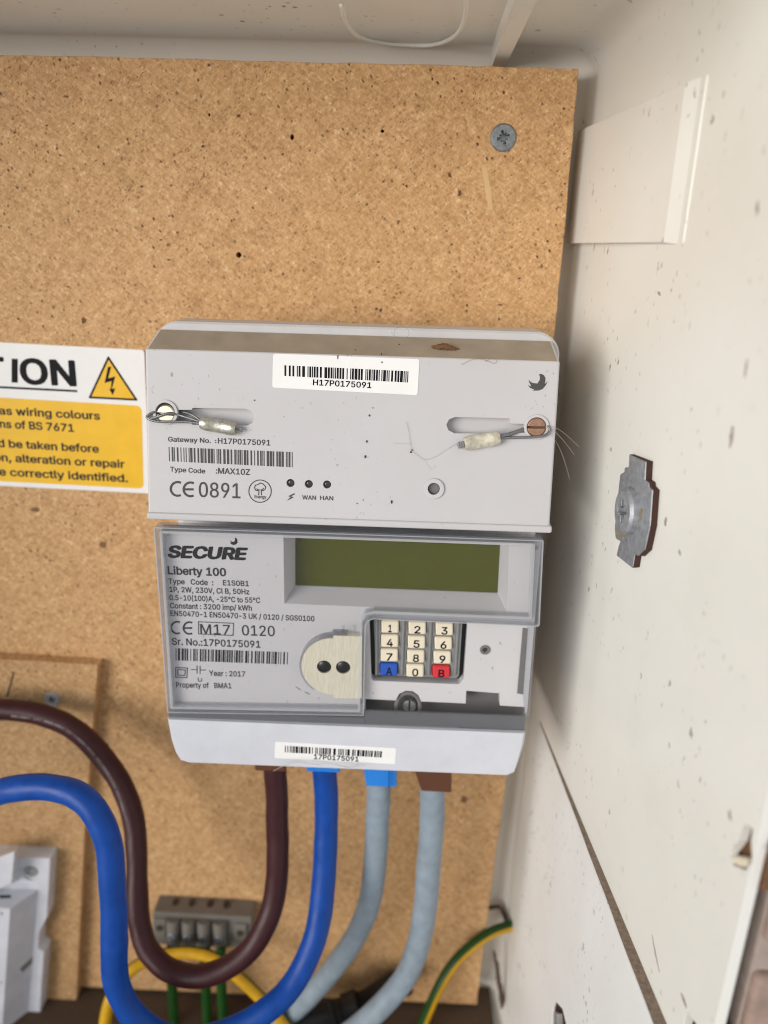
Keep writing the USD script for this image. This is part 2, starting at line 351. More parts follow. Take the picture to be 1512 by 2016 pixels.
m_rust = plain('rusty_edge', (.055, .022, .014), .85, var=.4, vscale=900, bevel=0, bump=.5)
m_copper = plain('coppery_screw', (.42, .25, .17), .5, .75, var=.25, vscale=1200)
m_nickel = plain('pale_brass', (.74, .66, .52), .33, .9, var=.15, vscale=1200)
m_lead = plain('lead_crimp', (.62, .59, .50), .38, .85, var=.2, vscale=900, bump=.35, bscale=1800)
m_lead2 = plain('dull_lead_crimp', (.60, .57, .46), .6, .25, var=.3, vscale=700, bump=.5, bscale=1500)
m_wire = plain('seal_wire', (.26, .26, .27), .4, .9, var=.2, vscale=2000, bump=.6, bscale=4000)
m_print = plain('worn_print', (.16, .12, .12), .6, bevel=0)
m_black = plain('black_plastic', (.012, .012, .013), .35)
m_led = plain('dark_lens', (.05, .045, .035), .12, bevel=0)
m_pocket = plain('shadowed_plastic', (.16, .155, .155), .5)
m_lcd = plain('lcd_glass', (.078, .082, .003), .3, bevel=0, var=.03, spec=.1)
m_key = plain('ivory_rubber', (.74, .66, .51), .6, var=.04)
m_keyb = plain('blue_rubber', (.01, .075, .42), .55, var=.05)
m_keyr = plain('red_rubber', (.62, .022, .03), .55, var=.05)
m_mem = plain('clear_grey_membrane', (.22, .225, .225), .35)
m_brush = mat('brushed_plate', {'g': ('geometry', {}), 'k': ('mapping', {'scale': (3000, 3000, 220)}), 'n': ('noise_texture', {'scale': 1, 'detail': 3}),
    'r': ('rgb_ramp', {'ramp': [(.3, (.60, .56, .44)), (.7, (.74, .70, .58))]}), 'b': ('bump', {'strength': .12, 'distance': .0002}), 'p': ('principled_bsdf', {'metallic': .35, 'roughness': .42})},
    [('g.position', 'k.vector'), ('k.vector', 'n.vector'), ('n.fac', 'r.fac'), ('r.color', 'p.base_color'), ('n.fac', 'b.height'), ('b.normal', 'p.normal')])
def cable_mat(name, col, rough=.42):
    return plain(name, col, rough, var=.16, vscale=160, bevel=0, bump=.25, bscale=700, spec=.3)
m_brown = cable_mat('brown_sheath', (.046, .012, .014))
m_blue = cable_mat('blue_sheath', (.002, .056, .31))
m_gsh = cable_mat('grey_sheath', (.245, .30, .35), .5)
m_sblue = plain('bright_blue_insulation', (.012, .20, .66), .5)
m_sbrown = plain('brown_insulation', (.10, .033, .012), .5)
m_ey = cable_mat('earth_yellow', (.58, .32, .010))
m_eg = cable_mat('earth_green', (.014, .062, .010))
m_blackc = cable_mat('black_sheath', (.01, .01, .011))
m_block_pl = plain('grey_terminal_plastic', (.17, .155, .135), .4, var=.12)
m_fuse = plain('white_thermoset', (.70, .715, .77), .35, var=.08)
m_groove = plain('groove_shadow', (.22, .21, .2), .6)
m_sliver = plain('wood_sliver', (.16, .075, .03), .8, var=.4, vscale=900, bump=.6, bevel=0)
m_speck = plain('dirt_speck', (.045, .028, .02), .8, bevel=0)
m_brick = plain('brick_face', (.33, .235, .19), .9, var=.25, vscale=160, bump=.7, bscale=500, bevel=.001)
m_mortar = plain('mortar', (.36, .29, .25), .95, var=.15, vscale=260, bump=.6, bscale=900, bevel=0)
m_pale = plain('pale_sliver', (.66, .44, .22), .6, bevel=0)
def clear(name, tint, k, dcol=(.32, .33, .36)):
    return mat(name, {'t': ('transparent_bsdf', {'color': tint}), 'gl': ('glossy_bsdf', {'roughness': .06, 'color': (1, 1, 1)}), 'd': ('principled_bsdf', {'base_color': dcol, 'roughness': .25}),
        'f': ('layer_weight', {'blend': .5}), 'f5': ('math', {'math_type': 'power', 'value2': 5.0}), 'fs': ('math', {'math_type': 'multiply_add', 'value2': .97, 'value3': .018}), 'm': ('mix_closure', {}), 'm2': ('mix_closure', {'fac': k})},
        [('f.facing', 'f5.value1'), ('f5.value', 'fs.value1'), ('fs.value', 'm.fac'), ('t.BSDF', 'm.closure1'), ('gl.BSDF', 'm.closure2'), ('m.closure', 'm2.closure1'), ('d.BSDF', 'm2.closure2')], surface='m2.closure')
m_clear = clear('clear_cover', (.97, .97, .975), 0.015)
m_rim = clear('clear_cover_edge', (.85, .86, .885), 0.11, (.46, .47, .50))
m_highlight = clear('clear_cover_highlight', (.97, .97, .98), 0.35, (.72, .73, .75))
m_flap = clear('smoky_flap', (.60, .59, .58), 0.28)
m_web = mat('cobweb', {'t': ('transparent_bsdf', {}), 'd': ('principled_bsdf', {'base_color': (.55, .5, .45), 'roughness': .8}), 'm': ('mix_closure', {'fac': .35})}, [('t.BSDF', 'm.closure1'), ('d.BSDF', 'm.closure2')], surface='m.closure')
m_webd = mat('dusty_cobweb', {'t': ('transparent_bsdf', {}), 'd': ('principled_bsdf', {'base_color': (.30, .24, .2), 'roughness': .8}), 'm': ('mix_closure', {'fac': .22})}, [('t.BSDF', 'm.closure1'), ('d.BSDF', 'm.closure2')], surface='m.closure')

# ------------------------------------------------------------------ cabinet (one moulded box open to the front)
Z0 = CAM[2]
YB = 0.322 - BOARD                         # back panel surface
YF = 0.1365 - BOARD                         # front edge
def xr(d): return .0655 + .08*(.322-d)     # right wall, slight draft
def zt(d): return .069 + .05*(.322-d)
ZB, XL = -.388, -.34
def ring(d, inset=0.0, out=0.0, rc=.011, n=8):
    g = inset - out
    x1, z1, x0, z0 = xr(d)-g, zt(d)-g, XL-.08*(.322-d)+g, ZB-.05*(.322-d)+g
    r = max(rc-g*.3, .004); pts = []
    for cx_, cz_, a0 in ((x1-r, z1-r, 0), (x0+r, z1-r, 90), (x0+r, z0+r, 180), (x1-r, z0+r, 270)):
        for k in range(n+1):
            a = math.radians(a0+90*k/n); pts.append((cx_+r*math.cos(a), d-BOARD, Z0+cz_+r*math.sin(a)))
    return np.array(pts)
FIL = .007
rings = [ring(d) for d in (.1365, .155, .18, .21, .24, .27, .295, .322-FIL)]
for k in range(1, 8):
    a = k/7*math.pi/2; rings.append(ring(.322-FIL+FIL*math.sin(a), inset=FIL*(1-math.cos(a))))
inner_n = len(rings)
outer = [ring(.3245, out=.0025), ring(.25, out=.0025), ring(.1365, out=.0025)]
allr = rings + [np.repeat(rings[-1].mean(0)[None], len(rings[0]), 0)]
def loft(rs, close0=False, close1=False):
    n = len(rs[0]); v = np.vstack(rs); f = []
    for i in range(len(rs)-1):
        for k in range(n):
            l = (k+1) % n; a, b, c, d = i*n+k, i*n+l, (i+1)*n+l, (i+1)*n+k; f += [[a, b, c], [a, c, d]]
    for i, cl in ((0, close0), (len(rs)-1, close1)):
        if cl:
            v = np.vstack([v, rs[i].mean(0)])
            for k in range(n):
                l = (k+1) % n; t = [len(v)-1, i*n+k, i*n+l]; f.append(t if i else t[::-1])
    return trimesh.Trimesh(v, np.array(f), process=False)
# closed skin: outer back cap, outer sides, front edge, inner sides, inner back cap
skin = loft([outer[0], outer[1], outer[2]] + rings, True, True)
skin.fix_normals()
W = Pl((xr(.322), YB, Z0), (.08, -1, 0), (0, 0, 1))     # right wall plane, u runs towards the camera
cab = thing('meter_cabinet', 'cream moulded plastic cupboard around the wooden board, with its deep right wall', 'cabinet', (0, YB, Z0+ZB))
key1 = W.poly([(1464, 1622), (1482, 1630), (1478, 1655), (1481, 1695), (1468, 1714), (1442, 1703), (1434, 1680), (1452, 1655), (1458, 1635)], .0004)
hole2 = W.poly([(1352, 1990), (1372, 2018), (1384, 2060), (1340, 2060), (1345, 2018)])
skin_c = cut(skin, W.ext(key1, -.006, .01), W.ext(hole2, -.006, .01))
part(cab, 'shell', skin_c, m_wall, smooth=35)
part(cab, 'hole_backing', cat(W.ext(key1.buffer(.004), -.0050, -.0030)), m_sliver, 'brown wood behind the keyhole slot in the wall')
part(cab, 'hole_backing', W.ext(hole2.buffer(.004), -.0050, -.0030), m_black)
part(cab, 'keyhole_plug', W.ext(W.poly([(1440, 1685), (1462, 1690), (1468, 1708), (1448, 1706), (1436, 1695)]), -.003, -.0006, .0003), m_key, 'pale plug in the keyhole')
# raised pad on the right wall, thicker near the camera side, with a bright bevelled edge
a_tl, a_bl = W.ab(1141, 262), W.ab(1116, 488); a_tr, a_br = W.ab(1392, 150), W.ab(1357, 470); a_ti, a_bi = W.ab(1352, 168), W.ab(1326, 474)
t0, t1 = .0036, .0016
def quadprism(low, high):
    v = np.array([W.at(*p) for p in low+high]); f = [[3, 2, 1, 0], [4, 5, 6, 7]] + [[i, (i+1) % 4, 4+(i+1) % 4, 4+i] for i in range(4)]
    m = trimesh.Trimesh(*meshkit.arrays((v, f))[:2], process=False); m.fix_normals(); return m
ztop, zbot = (a_tl[1]+a_tr[1])/2, (a_bl[1]+a_br[1])/2
u0, u1, ui = .0035, (a_tr[0]+a_br[0])/2-.0016, (a_ti[0]+a_bi[0])/2
low = [(u0, zbot, -.001), (u1, zbot-.0005, -.001), (u1, ztop+.0005, -.001), (u0, ztop, -.001)]
high = [(u0+.001, zbot+.0004, t0), (ui, zbot+.0004, t1), (ui, ztop-.0004, t1), (u0+.001, ztop-.0004, t0)]
part(cab, 'raised_pad', quadprism(low, high), m_wall, 'raised rectangular pad on the right wall')
part(cab, 'pad_bead', tube([W.at(u1, zbot+.0002, -.0002), W.at(u1, (zbot+ztop)/2, -.0002), W.at(u1, ztop-.0002, -.0002)], .0006, 10), m_wall, smooth=True)
# lower wall lining: a sheet standing off the wall, its dusty top edge showing
def lining(z0, z1, w0, w1, base=-.0005, ua=.024, ub=.1845, n=16):
    top = []
    for k in range(n+1):
        u = ua+(ub-ua)*k/n; s = k/n; w = w0+(w1-w0)*s + .00012*math.sin(9*s*3.1)*s
        top.append((u, w))
    v, f = [], []
    for u, w in top:
        v += [W.at(u, z0, base), W.at(u, z0, w), W.at(u, z1, w), W.at(u, z1, base)]
    for k in range(n):
        a = k*4; b = a+4
        for q in range(4):
            r = (q+1) % 4; f += [[a+q, b+q, b+r], [a+q, b+r, a+r]]
    f += [[0, 1, 2], [0, 2, 3]]; e = 4*n; f += [[e, e+2, e+1], [e, e+3, e+2]]
    m = trimesh.Trimesh(np.array(v), np.array(f), process=False); m.fix_normals(); return m
ZL = -.1995
lin = lining(-.384, ZL-.0004, .0003, .0042)
WL = Pl(W.at(0, 0, .004), W.u, W.v)
hole3 = WL.poly([(1082, 1970), (1098, 1986), (1106, 2016), (1110, 2050), (1074, 2050), (1076, 2012), (1078, 1986)], .0003)
lin = cut(lin, WL.ext(hole3, -.0032, .01))
part(cab, 'lining_sheet', lin, m_panel, 'white sheet lining the lower right wall')
part(cab, 'dusty_top_edge', lining(ZL-.0012, ZL,   .00015, .0040, n=40), m_dust_shade2, 'brown dust along the top edge of the lining')
part(cab, 'screw_stub', cat(WL.ext(WL.poly([(1084, 1992), (1092, 1996), (1094, 2040), (1084, 2040)]), -.004, -.0012)), m_steel)
part(cab, 'hole_backing', WL.ext(hole3.buffer(.0002), -.0036, -.0030), m_rust)
sc = []
def smear(pts, w, seed):                       # a ragged tapering smudge along a pixel polyline
    r = random.Random(seed); p = spline([(x, y, 0) for x, y in pts], 5)[:, :2]; n = len(p); L, R = [], []
    for k in range(n):
        t = p[min(k+1, n-1)]-p[max(k-1, 0)]; t /= np.linalg.norm(t); q = w/2*math.sin(math.pi*(k+.6)/(n+.2))**.7
        L.append(tuple(p[k]+np.array([-t[1], t[0]])*q*r.uniform(.4, 1.2))); R.append(tuple(p[k]-np.array([-t[1], t[0]])*q*r.uniform(.4, 1.2)))
    return W.ext(W.poly(L+R[::-1]), -.0001, .00008)
for k, (ln, w) in enumerate([([(1443, 838), (1441, 855), (1437, 882)], 8), ([(1472, 705), (1469, 725), (1466, 745)], 4), ([(1312, 1018), (1310, 1036)], 5), ([(1337, 1082), (1340, 1094)], 4), ([(1284, 1840), (1291, 1880), (1299, 1915)], 2.2), ([(1341, 1955), (1347, 1970), (1352, 1985)], 5), ([(1296, 574), (1300, 582)], 6)]):
    sc.append(smear(ln, w, 50+k))
part(cab, 'scuff_marks', cat(*sc), m_scuff, 'faint scuffs on the right wall', kind='stuff')
BK = Pl((0, YB, Z0), (1, 0, 0), (0, 0, 1))
part(cab, 'grit', cat(*[disc(BK, x, y, BK.px_len(x, y, r), -.0002, .0007, 12) for x, y, r in [(1062, 117, 2.5), (1066, 114, 2), (1085, 120, 2), (1109, 119, 3.5), (152, 90, 3), (290, 99, 2.5), (305, 101, 2), (940, 106, 3), (413, 96, 2)]]), m_speck, kind='stuff')
# ceiling details
C = Pl((0, YB, Z0+zt(.322)), (1, 0, 0), (0, 1, .05))     # ceiling, v runs to the back; normal down
if C.n[2] > 0: C = Pl(C.o, (-1, 0, 0), (0, 1, .05))
def on_ceiling(px, py, c=0.0):
    p = C.hit(px, py); return p + C.n*c
def zc(y): return Z0 + zt(y+BOARD)
rib = []
FB = FP(.3195)
xa, xb = FB.hit(966, 110)[0], FB.hit(999, 110)[0]; xa2 = xa-.0008; xb2 = xb+.0032
v = np.array([(xa, YB-.002, zc(YB)+.001), (xb, YB-.002, zc(YB)+.001), (xb-.0006, YB-.002, zc(YB)-.0058), (xa+.0006, YB-.002, zc(YB)-.0058),
              (xa2, -.17, zc(-.17)+.001), (xb2, -.17, zc(-.17)+.001), (xb2-.0006, -.17, zc(-.17)-.0025), (xa2+.0006, -.17, zc(-.17)-.0025)])
rb = trimesh.convex.convex_hull(v); part(cab, 'ceiling_rib', rb, m_wall, 'short tapered rib under the ceiling')
arc = [(672, 10), (682, 44), (706, 72), (760, 86), (840, 90), (885, 78), (908, 55), (917, 20), (916, -20)]
part(cab, 'moulded_ridge', tube([on_ceiling(*p, .0000) for p in arc], .0007, 8), m_wall, 'faint curved ridge moulded in the ceiling', smooth=True)
# grimy bottom corner right of the board
dd = []
for k, (px, py, w) in enumerate([(972, 1872, 3), (978, 1900, 5), (982, 1930, 7), (988, 1965, 9), (992, 2000, 11), (996, 2030, 12), (1000, 2080, 14)]):
    dd.append(FP(.306).hit(px, py))
dp = tube(dd, [.0006, .0010, .0012, .0015, .0014, .0018, .002], 10); dp.vertices += (meshkit.fbm(dp.vertices*900, 3)[:, None]-.5)*.0016
part(cab, 'dirt_deposit', dp, m_dust_shade, 'brown dirt built up in the bottom right corner')
part(cab, 'moulded_ridge', tube([FP(.3165).hit(*p) for p in [(960, 1788), (978, 1785), (988, 1790), (996, 1812), (1003, 1832)]], .0011, 10), m_dust_shade, 'dark painted shadow outline of the cable hole in the corner')  # dark tube painting the shadow line round the cable hole

# paved ground outside, below the open cabinet
gm = rbox(-8, 8, -16, .09, -.12, 0.0, .004)
gp = usdkit.mesh(stage, '/World/ground', gm, plain('paving', (.60, .59, .57), .9, var=.12, vscale=6, bevel=0)).GetPrim()
tag(gp, 'pale paved ground below the open cabinet', 'ground', kind='structure')
part(cab, 'floor_dirt', rbox(-.33, .060, -.160, YB-.004, Z0+ZB-.012, Z0+ZB+.0035, .001), m_dust_shade, 'brown dust and grit covering the cabinet floor, darkened to paint in shade')  # floor dust kept dark so its colour also stands for shade
# brick wall the cabinet is set in, right of the opening
bw = thing('brick_wall', 'pinkish brown brick wall just outside the cabinet front edge', 'wall', (xr(.1365)+.01, YF, Z0+ZB))
xw = xr(.1365)+.0075
part(bw, 'mortar', rbox(xw, xw+.46, YF+.0035, YF+.10, Z0-.46, Z0+.16, .001), m_mortar)
for r_ in range(8):
    off = 0 if r_ % 2 else -.11
    zz = Z0-.45+.075*r_
    for k in range(3):
        x0 = max(xw+.0005, xw+off+.225*k); x1 = min(xw+off+.225*k+.215, xw+.455)
        if x1-x0 < .02: continue
        b = rbox(x0, x1, YF+.002+random.uniform(-.001, .001), YF+.02, zz, zz+.065, .0015)
        part(bw, 'brick', b, m_brick)

# ------------------------------------------------------------------ backboard
P0 = FP(BOARD)
bp = Polygon([P0.ab(-420, 92), P0.ab(1141, 140), P0.ab(1096, 632), P0.ab(1002, 1525), P0.ab(938, 1976), P0.ab(-700, 1976)])
# straighten and roughen the sawn edge
xe = .0575
zt_b, zb_b = P0.ab(600, 122)[1], P0.ab(900, 1976)[1]
edge = [(-.30, zb_b), (.0525, zb_b)]
for k in range(61):
    s = k/60; zz = zb_b+(zt_b-zb_b)*s; x = np.interp(zz, [-.383, -.313, -.234, -.15, -.02, .0598], [.0515, .0533, .0562, .0575, .0584, .0580])
    edge.append((x+random.uniform(-.00022, .00022), zz))
for k in range(80):
    edge.append((.058-(.358)*(k+1)/80, zt_b+random.uniform(-.00022, .00022)))
bp = Polygon(edge).buffer(0)
board = thing('backboard', 'tan chipboard panel fixed behind the electricity meter', 'board', (-.12, .012, Z0+zb_b))
holes = [(575, 270, .0010), (470, 502, .0011), (203, 1071, .0009), (917, 1573, .0010), (753, 258, .0006), (412, 226, .0006)]
bm = P0.ext(bp, -.015, 0)
bm = cut(bm, *[P0.ext(affinity.scale(Point(P0.ab(x, y)).buffer(r*.95, 3), 1.0+.25*((i*37) % 5-2)/2, 1.0), -.008, .002) for i, (x, y, r) in enumerate(holes)], disc(P0, 991, 271, .0046, -.004, .002))
part(board, 'panel', bm, m_board)
def pz_screw(parent, pl, px, py, r, mt, c=0.0, name='screw', label=None, h=.0006, rot=.3, cross=True):
    a, b = pl.ab(px, py)
    base = pl.ext(Point(a, b).buffer(r, 10), c-.0032, c+h, r*.12)
    arms = unary_union([affinity.rotate(sbox(-r*.5, -r*.11, r*.5, r*.11), rot*57+q) for q in (0, 90)] + [affinity.rotate(sbox(-r*.36, -r*.05, r*.36, r*.05), rot*57+45+q) for q in (0, 90)] + [Point(0, 0).buffer(r*.2)])
    if not cross: arms = affinity.rotate(sbox(-r*1.1, -r*.12, r*1.1, r*.12), rot*57)
    arms = affinity.translate(arms, a, b)
    return part(parent, name, cut(base, pl.ext(arms, c-r*.30, c+h+.001)), mt, label)
pz_screw(board, P0, 991, 271, .0047, m_dsteel, .0001, label='dull cross-head screw near the top right corner of the board')
part(board, 'pale_flake', P0.ext(P0.poly([(948, 330), (958, 328), (967, 380), (970, 412), (962, 414), (955, 372)], .0001), -.0002, .00004), m_pale)
for pts in ([(228, 305), (240, 308), (248, 314), (238, 317), (226, 311)], [(480, 274), (492, 280), (508, 292), (504, 295), (488, 287)], [(244, 358), (256, 352), (264, 358), (254, 376), (243, 372)]):
    part(board, 'brown_flake', P0.ext(P0.poly(pts, .0001), -.0002, .00004), m_block)

def blot(pl, x, y, w, h, seed, c0=-.0002, c1=.00004):
    r = random.Random(seed); pts = [(x+w*math.cos(t)*r.uniform(.55, 1.1), y+h*math.sin(t)*r.uniform(.55, 1.1)) for t in np.linspace(0, 6.0, 11)]
    return pl.ext(pl.poly(pts), c0, c1)
for k, (x, y, w, h) in enumerate([(165, 631, 6, 7), (203, 1072, 9, 8), (70, 1003, 11, 5), (60, 1085, 4, 3), (905, 380, 5, 8), (885, 345, 4, 7), (1066, 524, 4, 5), (985, 600, 6, 3), (36, 628, 4, 3), (470, 228, 5, 4), (130, 190, 7, 3), (912, 1574, 8, 9)]):
    part(board, 'brown_flake', blot(P0, x, y, w, h, 90+k), m_sliver if k in (0, 4, 5, 8, 9) else m_knot)
# small thicker board at lower left
PS = FP(.2992)
sb = thing('mounting_block', 'smaller chipboard block at lower left behind the looping cables', 'board', (-.13, 0, Z0-.3))
sp = Polygon([PS.ab(-500, 1268), PS.ab(193, 1309), PS.ab(166, 1650), PS.ab(148, 2016), PS.ab(140, 2130), PS.ab(-500, 2130)])
part(sb, 'panel', cut(PS.ext(sp, -.0060, 0), disc(PS, 103, 1376, .0036, -.004, .002)), m_block)
pz_screw(sb, PS, 103, 1376, .0037, m_steel, .0002, label='zinc cross-head screw at the block corner')
part(sb, 'scratch', strokes(PS, [[(27, 1325), (20, 1350), (14, 1372)]], 3), m_speck)

# ------------------------------------------------------------------ warning sticker
PT = FP(BOARD-.0006)
st = thing('warning_sticker', 'white and yellow electrical caution sign left of the meter', 'sign', (-.15, 0, Z0-.09))
part(st, 'backing', PT.ext(PT.poly([(-300, 658), (284, 689), (296, 972), (-300, 941)], .0012), -.0006, 0, .0001), m_white)
part(st, 'yellow_panel', PT.ext(PT.poly([(-280, 766), (279, 799), (283, 962), (-280, 933)], .0022), .00001, .00004), m_yellow)
tri = PT.poly([(213, 700), (272, 789), (174, 784)], .0003); tin = tri.buffer(-.0008)
part(st, 'triangle_border', PT.ext(tri.difference(tin), .00003, .00008), m_ink)
part(st, 'triangle', PT.ext(tin, .00003, .00006), m_yellow, 'yellow triangle with lightning arrow')
part(st, 'lightning_arrow', PT.ext(PT.poly([(213, 722), (219, 722), (213, 745), (227, 741), (220, 766), (227, 764), (222, 778), (215, 765), (218, 766), (220, 750), (206, 754)]), .00008, .00012), m_ink)
part(st, 'lettering', lettering(PT, 'CAUT', (-178, 743), (11, 752.5), 47, True, fat=.03), m_ink)
part(st, 'lettering', PT.ext(PT.poly([(23, 706), (35, 706.6), (35, 753.5), (23, 753)]), .00003, .00008), m_ink)
part(st, 'lettering', lettering(PT, 'ON', (43, 754), (150, 759), 47, True, fat=.03), m_ink)
part(st, 'underline', strokes(PT, [[(-178, 753), (152, 770)]], 4), m_ink)
for tx, a, b in [('This installation has wiring colours', (-205, 804), (197, 826)), ('to two versions of BS 7671', (-135, 833), (146, 850)), ('Great care should be taken before', (-190, 868), (195, 891)),
                 ('undertaking extension, alteration or repair', (-240, 894), (246, 921)), ('that all conductors are correctly identified.', (-255, 922), (252, 949))]:
    part(st, 'lettering', lettering(PT, tx, a, b, 14.5, True, fat=.02), m_ink3)

# ------------------------------------------------------------------ the meter
D1, D2 = .2408, .2496                       # lip plane and the top of the gateway face
def Y(d): return d-BOARD
mt = thing('electricity_meter', 'pale grey prepayment electricity meter with keypad and green display', 'meter', (-.016, 0, Z0-.186))
part(mt, 'rear_case', cat(rbox(-.0805, .0508, Y(.2620), Y(.3049), Z0-.182, Z0-.032, .003)), m_case)
PB = FP(.2610)
fl = sbox(PB.ab(305, 665)[0], -.075, PB.ab(1103, 690)[0], PB.ab(700, 643)[1]).buffer(-.008).buffer(.008, 10)
part(mt, 'top_flange', PB.ext(fl, -.012, 0, .0007), m_case, smooth=40)
U = Pl((0, Y(D2)+.0008, Z0-.0338), (1, 0, 0), (0, .0078, .0524)); U.o = U.o + U.n*.0008
gx0, gx1 = -.0832, .0505
gate = hull([((x, Y(.2605), Z0+zz), .0008) for x in (gx0+.0022, gx1-.0018) for zz in (PB.ab(700, 661)[1]-.0006, -.0866)] + [((x, Y(D2)+.0008, Z0-.0338), .0008) for x in (gx0+.0008, gx1-.0008)] + [((x, Y(.2418)+.0008, Z0-.0862), .0008) for x in (gx0+.0004, gx1-.0004)])
def slotp(pts, r): return U.poly(pts, r)
sL = unary_union([U.poly([(378, 803), (483, 805), (494, 809), (501, 820), (498, 832), (486, 838), (378, 836)], .0004), U.poly([(344, 807), (380, 807), (380, 830), (344, 828)])])
sR = unary_union([U.poly([(1004, 824), (896, 821), (884, 826), (879, 836), (883, 847), (895, 853), (1004, 854)], .0004), U.poly([(1002, 834), (1038, 835), (1038, 852), (1002, 852)])])
bossL, bossR = (326, 812), (1056, 841)
subs = [U.ext(sL, -.0035, .004), U.ext(sR, -.0035, .004)]
for px, py in (bossL, bossR): subs.append(disc(U, px, py, .0034, -.0030, .004))
leds = [(572, 951), (608, 953), (644, 954)]
for px, py in leds: subs.append(disc(U, px, py, .00135, -.0012, .004, 20))
subs.append(disc(U, 854, 962, .0021, -.0025, .004))
part(mt, 'gateway_cover', cut(gate, *subs), m_grey, 'upper grey cover with two sealing slots', smooth=25)
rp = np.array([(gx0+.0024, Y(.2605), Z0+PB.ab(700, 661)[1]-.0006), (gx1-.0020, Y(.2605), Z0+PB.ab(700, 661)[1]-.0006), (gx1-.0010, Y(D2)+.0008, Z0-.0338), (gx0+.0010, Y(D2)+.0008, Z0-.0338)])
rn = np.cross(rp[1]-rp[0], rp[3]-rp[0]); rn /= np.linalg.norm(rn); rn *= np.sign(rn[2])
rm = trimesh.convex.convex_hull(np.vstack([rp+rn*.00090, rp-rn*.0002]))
part(mt, 'dust_film', rm, m_film, 'thin tan film on the sloping top')  # thin tan sheet laid just above the sloping top
part(mt, 'lip', rbox(-.0838, .0516, Y(D1), Y(.256), Z0-.0885, Z0-.0861, .0007), m_grey, smooth=30)
for px, py in (bossL, bossR): part(mt, 'screw_boss', ringm(U, px, py, .0032, .0041, -.002, .0005), m_grey, smooth=30)
pz_screw(mt, U, 327, 815, .0030, m_nickel, -.0008, 'sealing_screw', 'silvery slotted sealing screw at left', .0014, -.05, False)
pz_screw(mt, U, 1056, 841, .0031, m_copper, -.0008, 'sealing_screw', 'coppery slotted sealing screw at right', .0014, .03, False)
for px, py in leds: part(mt, 'indicator_light', dome(U, px, py, .00125, .0005, -.0011), m_led, smooth=True)
part(mt, 'button_ring', ringm(U, 854, 962, .0020, .0034, -.001, .0006), m_case, smooth=30)
part(mt, 'button', disc(U, 854, 962, .00195, -.0028, -.0008, ch=.0002), m_pocket)
# upper print
pr = lambda t, a, b, c, **k: part(mt, 'lettering', lettering(U, t, a, b, c, **k), m_ink2)
pr('Gateway No.', (331, 869), (415, 872), 9); pr(':', (423, 872), (426, 872), 8); pr('H17P0175091', (429, 873), (532, 877), 10.5)
part(mt, 'barcode', barcode(U, (332, 880), (576, 890), (576, 920), (333, 908), 3), m_ink2)
pr('Type Code', (335, 928), (404, 932), 9); pr(':MAX10Z', (425, 932), (492, 935), 11)
def ce(pl, x, y, h, w):                       # CE mark: two arcs and a bar
    out = []
    for k, ox in enumerate((0, w*.55)):
        r = h/2; cx_, cy_ = x+ox+r*.95, y-h/2
        pts = [(cx_+r*.93*math.cos(math.radians(a)), cy_-r*.93*math.sin(math.radians(a))+.035*ox) for a in range(62, 299, 9)]
        out.append(pts)
        if k: out.append([(cx_-r*.9, cy_+.035*ox), (cx_+r*.42, cy_+.035*ox)])
    return strokes(pl, out, h*.15)
part(mt, 'ce_mark', ce(U, 336, 977, 29, 46), m_ink2)
pr('0891', (392, 978), (473, 981), 29, bold=False, fat=.012)
ex, ey = 512, 967
part(mt, 'emblem', strokes(U, [[(ex+22*math.cos(t), ey+22*math.sin(t)) for t in np.linspace(0, 6.3, 40)]], 1.8), m_ink2, 'round emblem with a tree')
part(mt, 'emblem', strokes(U, [[(ex+x, ey+y) for x, y in [(-4, -1), (-9, -2), (-11, -7), (-9, -12), (-4, -13), (0, -16), (5, -15), (8, -12), (11, -9), (10, -4), (6, -1), (3, -2)]], [(ex-3, ey+8), (ex-2, ey-4)], [(ex+3, ey+8), (ex+2, ey-4)], [(ex-7, ey-5), (ex-2, ey+0)], [(ex+7, ey-6), (ex+2, ey)]], 1.7), m_ink2)
pr('Energy', (ex-11, ey+13.5), (ex+12, ey+14.5), 6)
part(mt, 'bolt_symbol', U.ext(U.poly([(579, 971), (567, 977), (572, 978), (565, 986), (578, 979), (573, 977), (581, 973)]), .00003, .00008), m_ink2)
pr('WAN', (595, 983), (622, 984), 8); pr('HAN', (630, 984), (656, 985), 8)
bird = [(1061, 737), (1066, 736), (1071, 739), (1074, 745), (1073, 752), (1072, 756), (1078, 751), (1074, 759), (1068, 766), (1060, 769), (1048, 769), (1052, 767), (1044, 764), (1039, 758), (1046, 761), (1040, 748), (1048, 754), (1058, 755), (1063, 747), (1063, 741)]
part(mt, 'bird_mark', U.ext(U.poly(bird), .00003, .00008), m_ink2, 'small dark bird mark at upper right')
# upper barcode label
lb = part(mt, 'barcode_label', U.ext(U.poly([(538, 696), (826, 707), (822, 778), (536, 763)], .0008), .00002, .00014), m_white, 'white barcode label near the top of the meter')
UL = Pl(U.at(0, 0, .00014), U.u, U.v)
part(lb, 'barcode', barcode(UL, (560, 719), (804, 731), (803, 753), (560, 740), 11, n=44), m_ink)
part(lb, 'lettering', lettering(UL, 'H17P0175091', (616, 758), (731, 764), 11), m_ink)

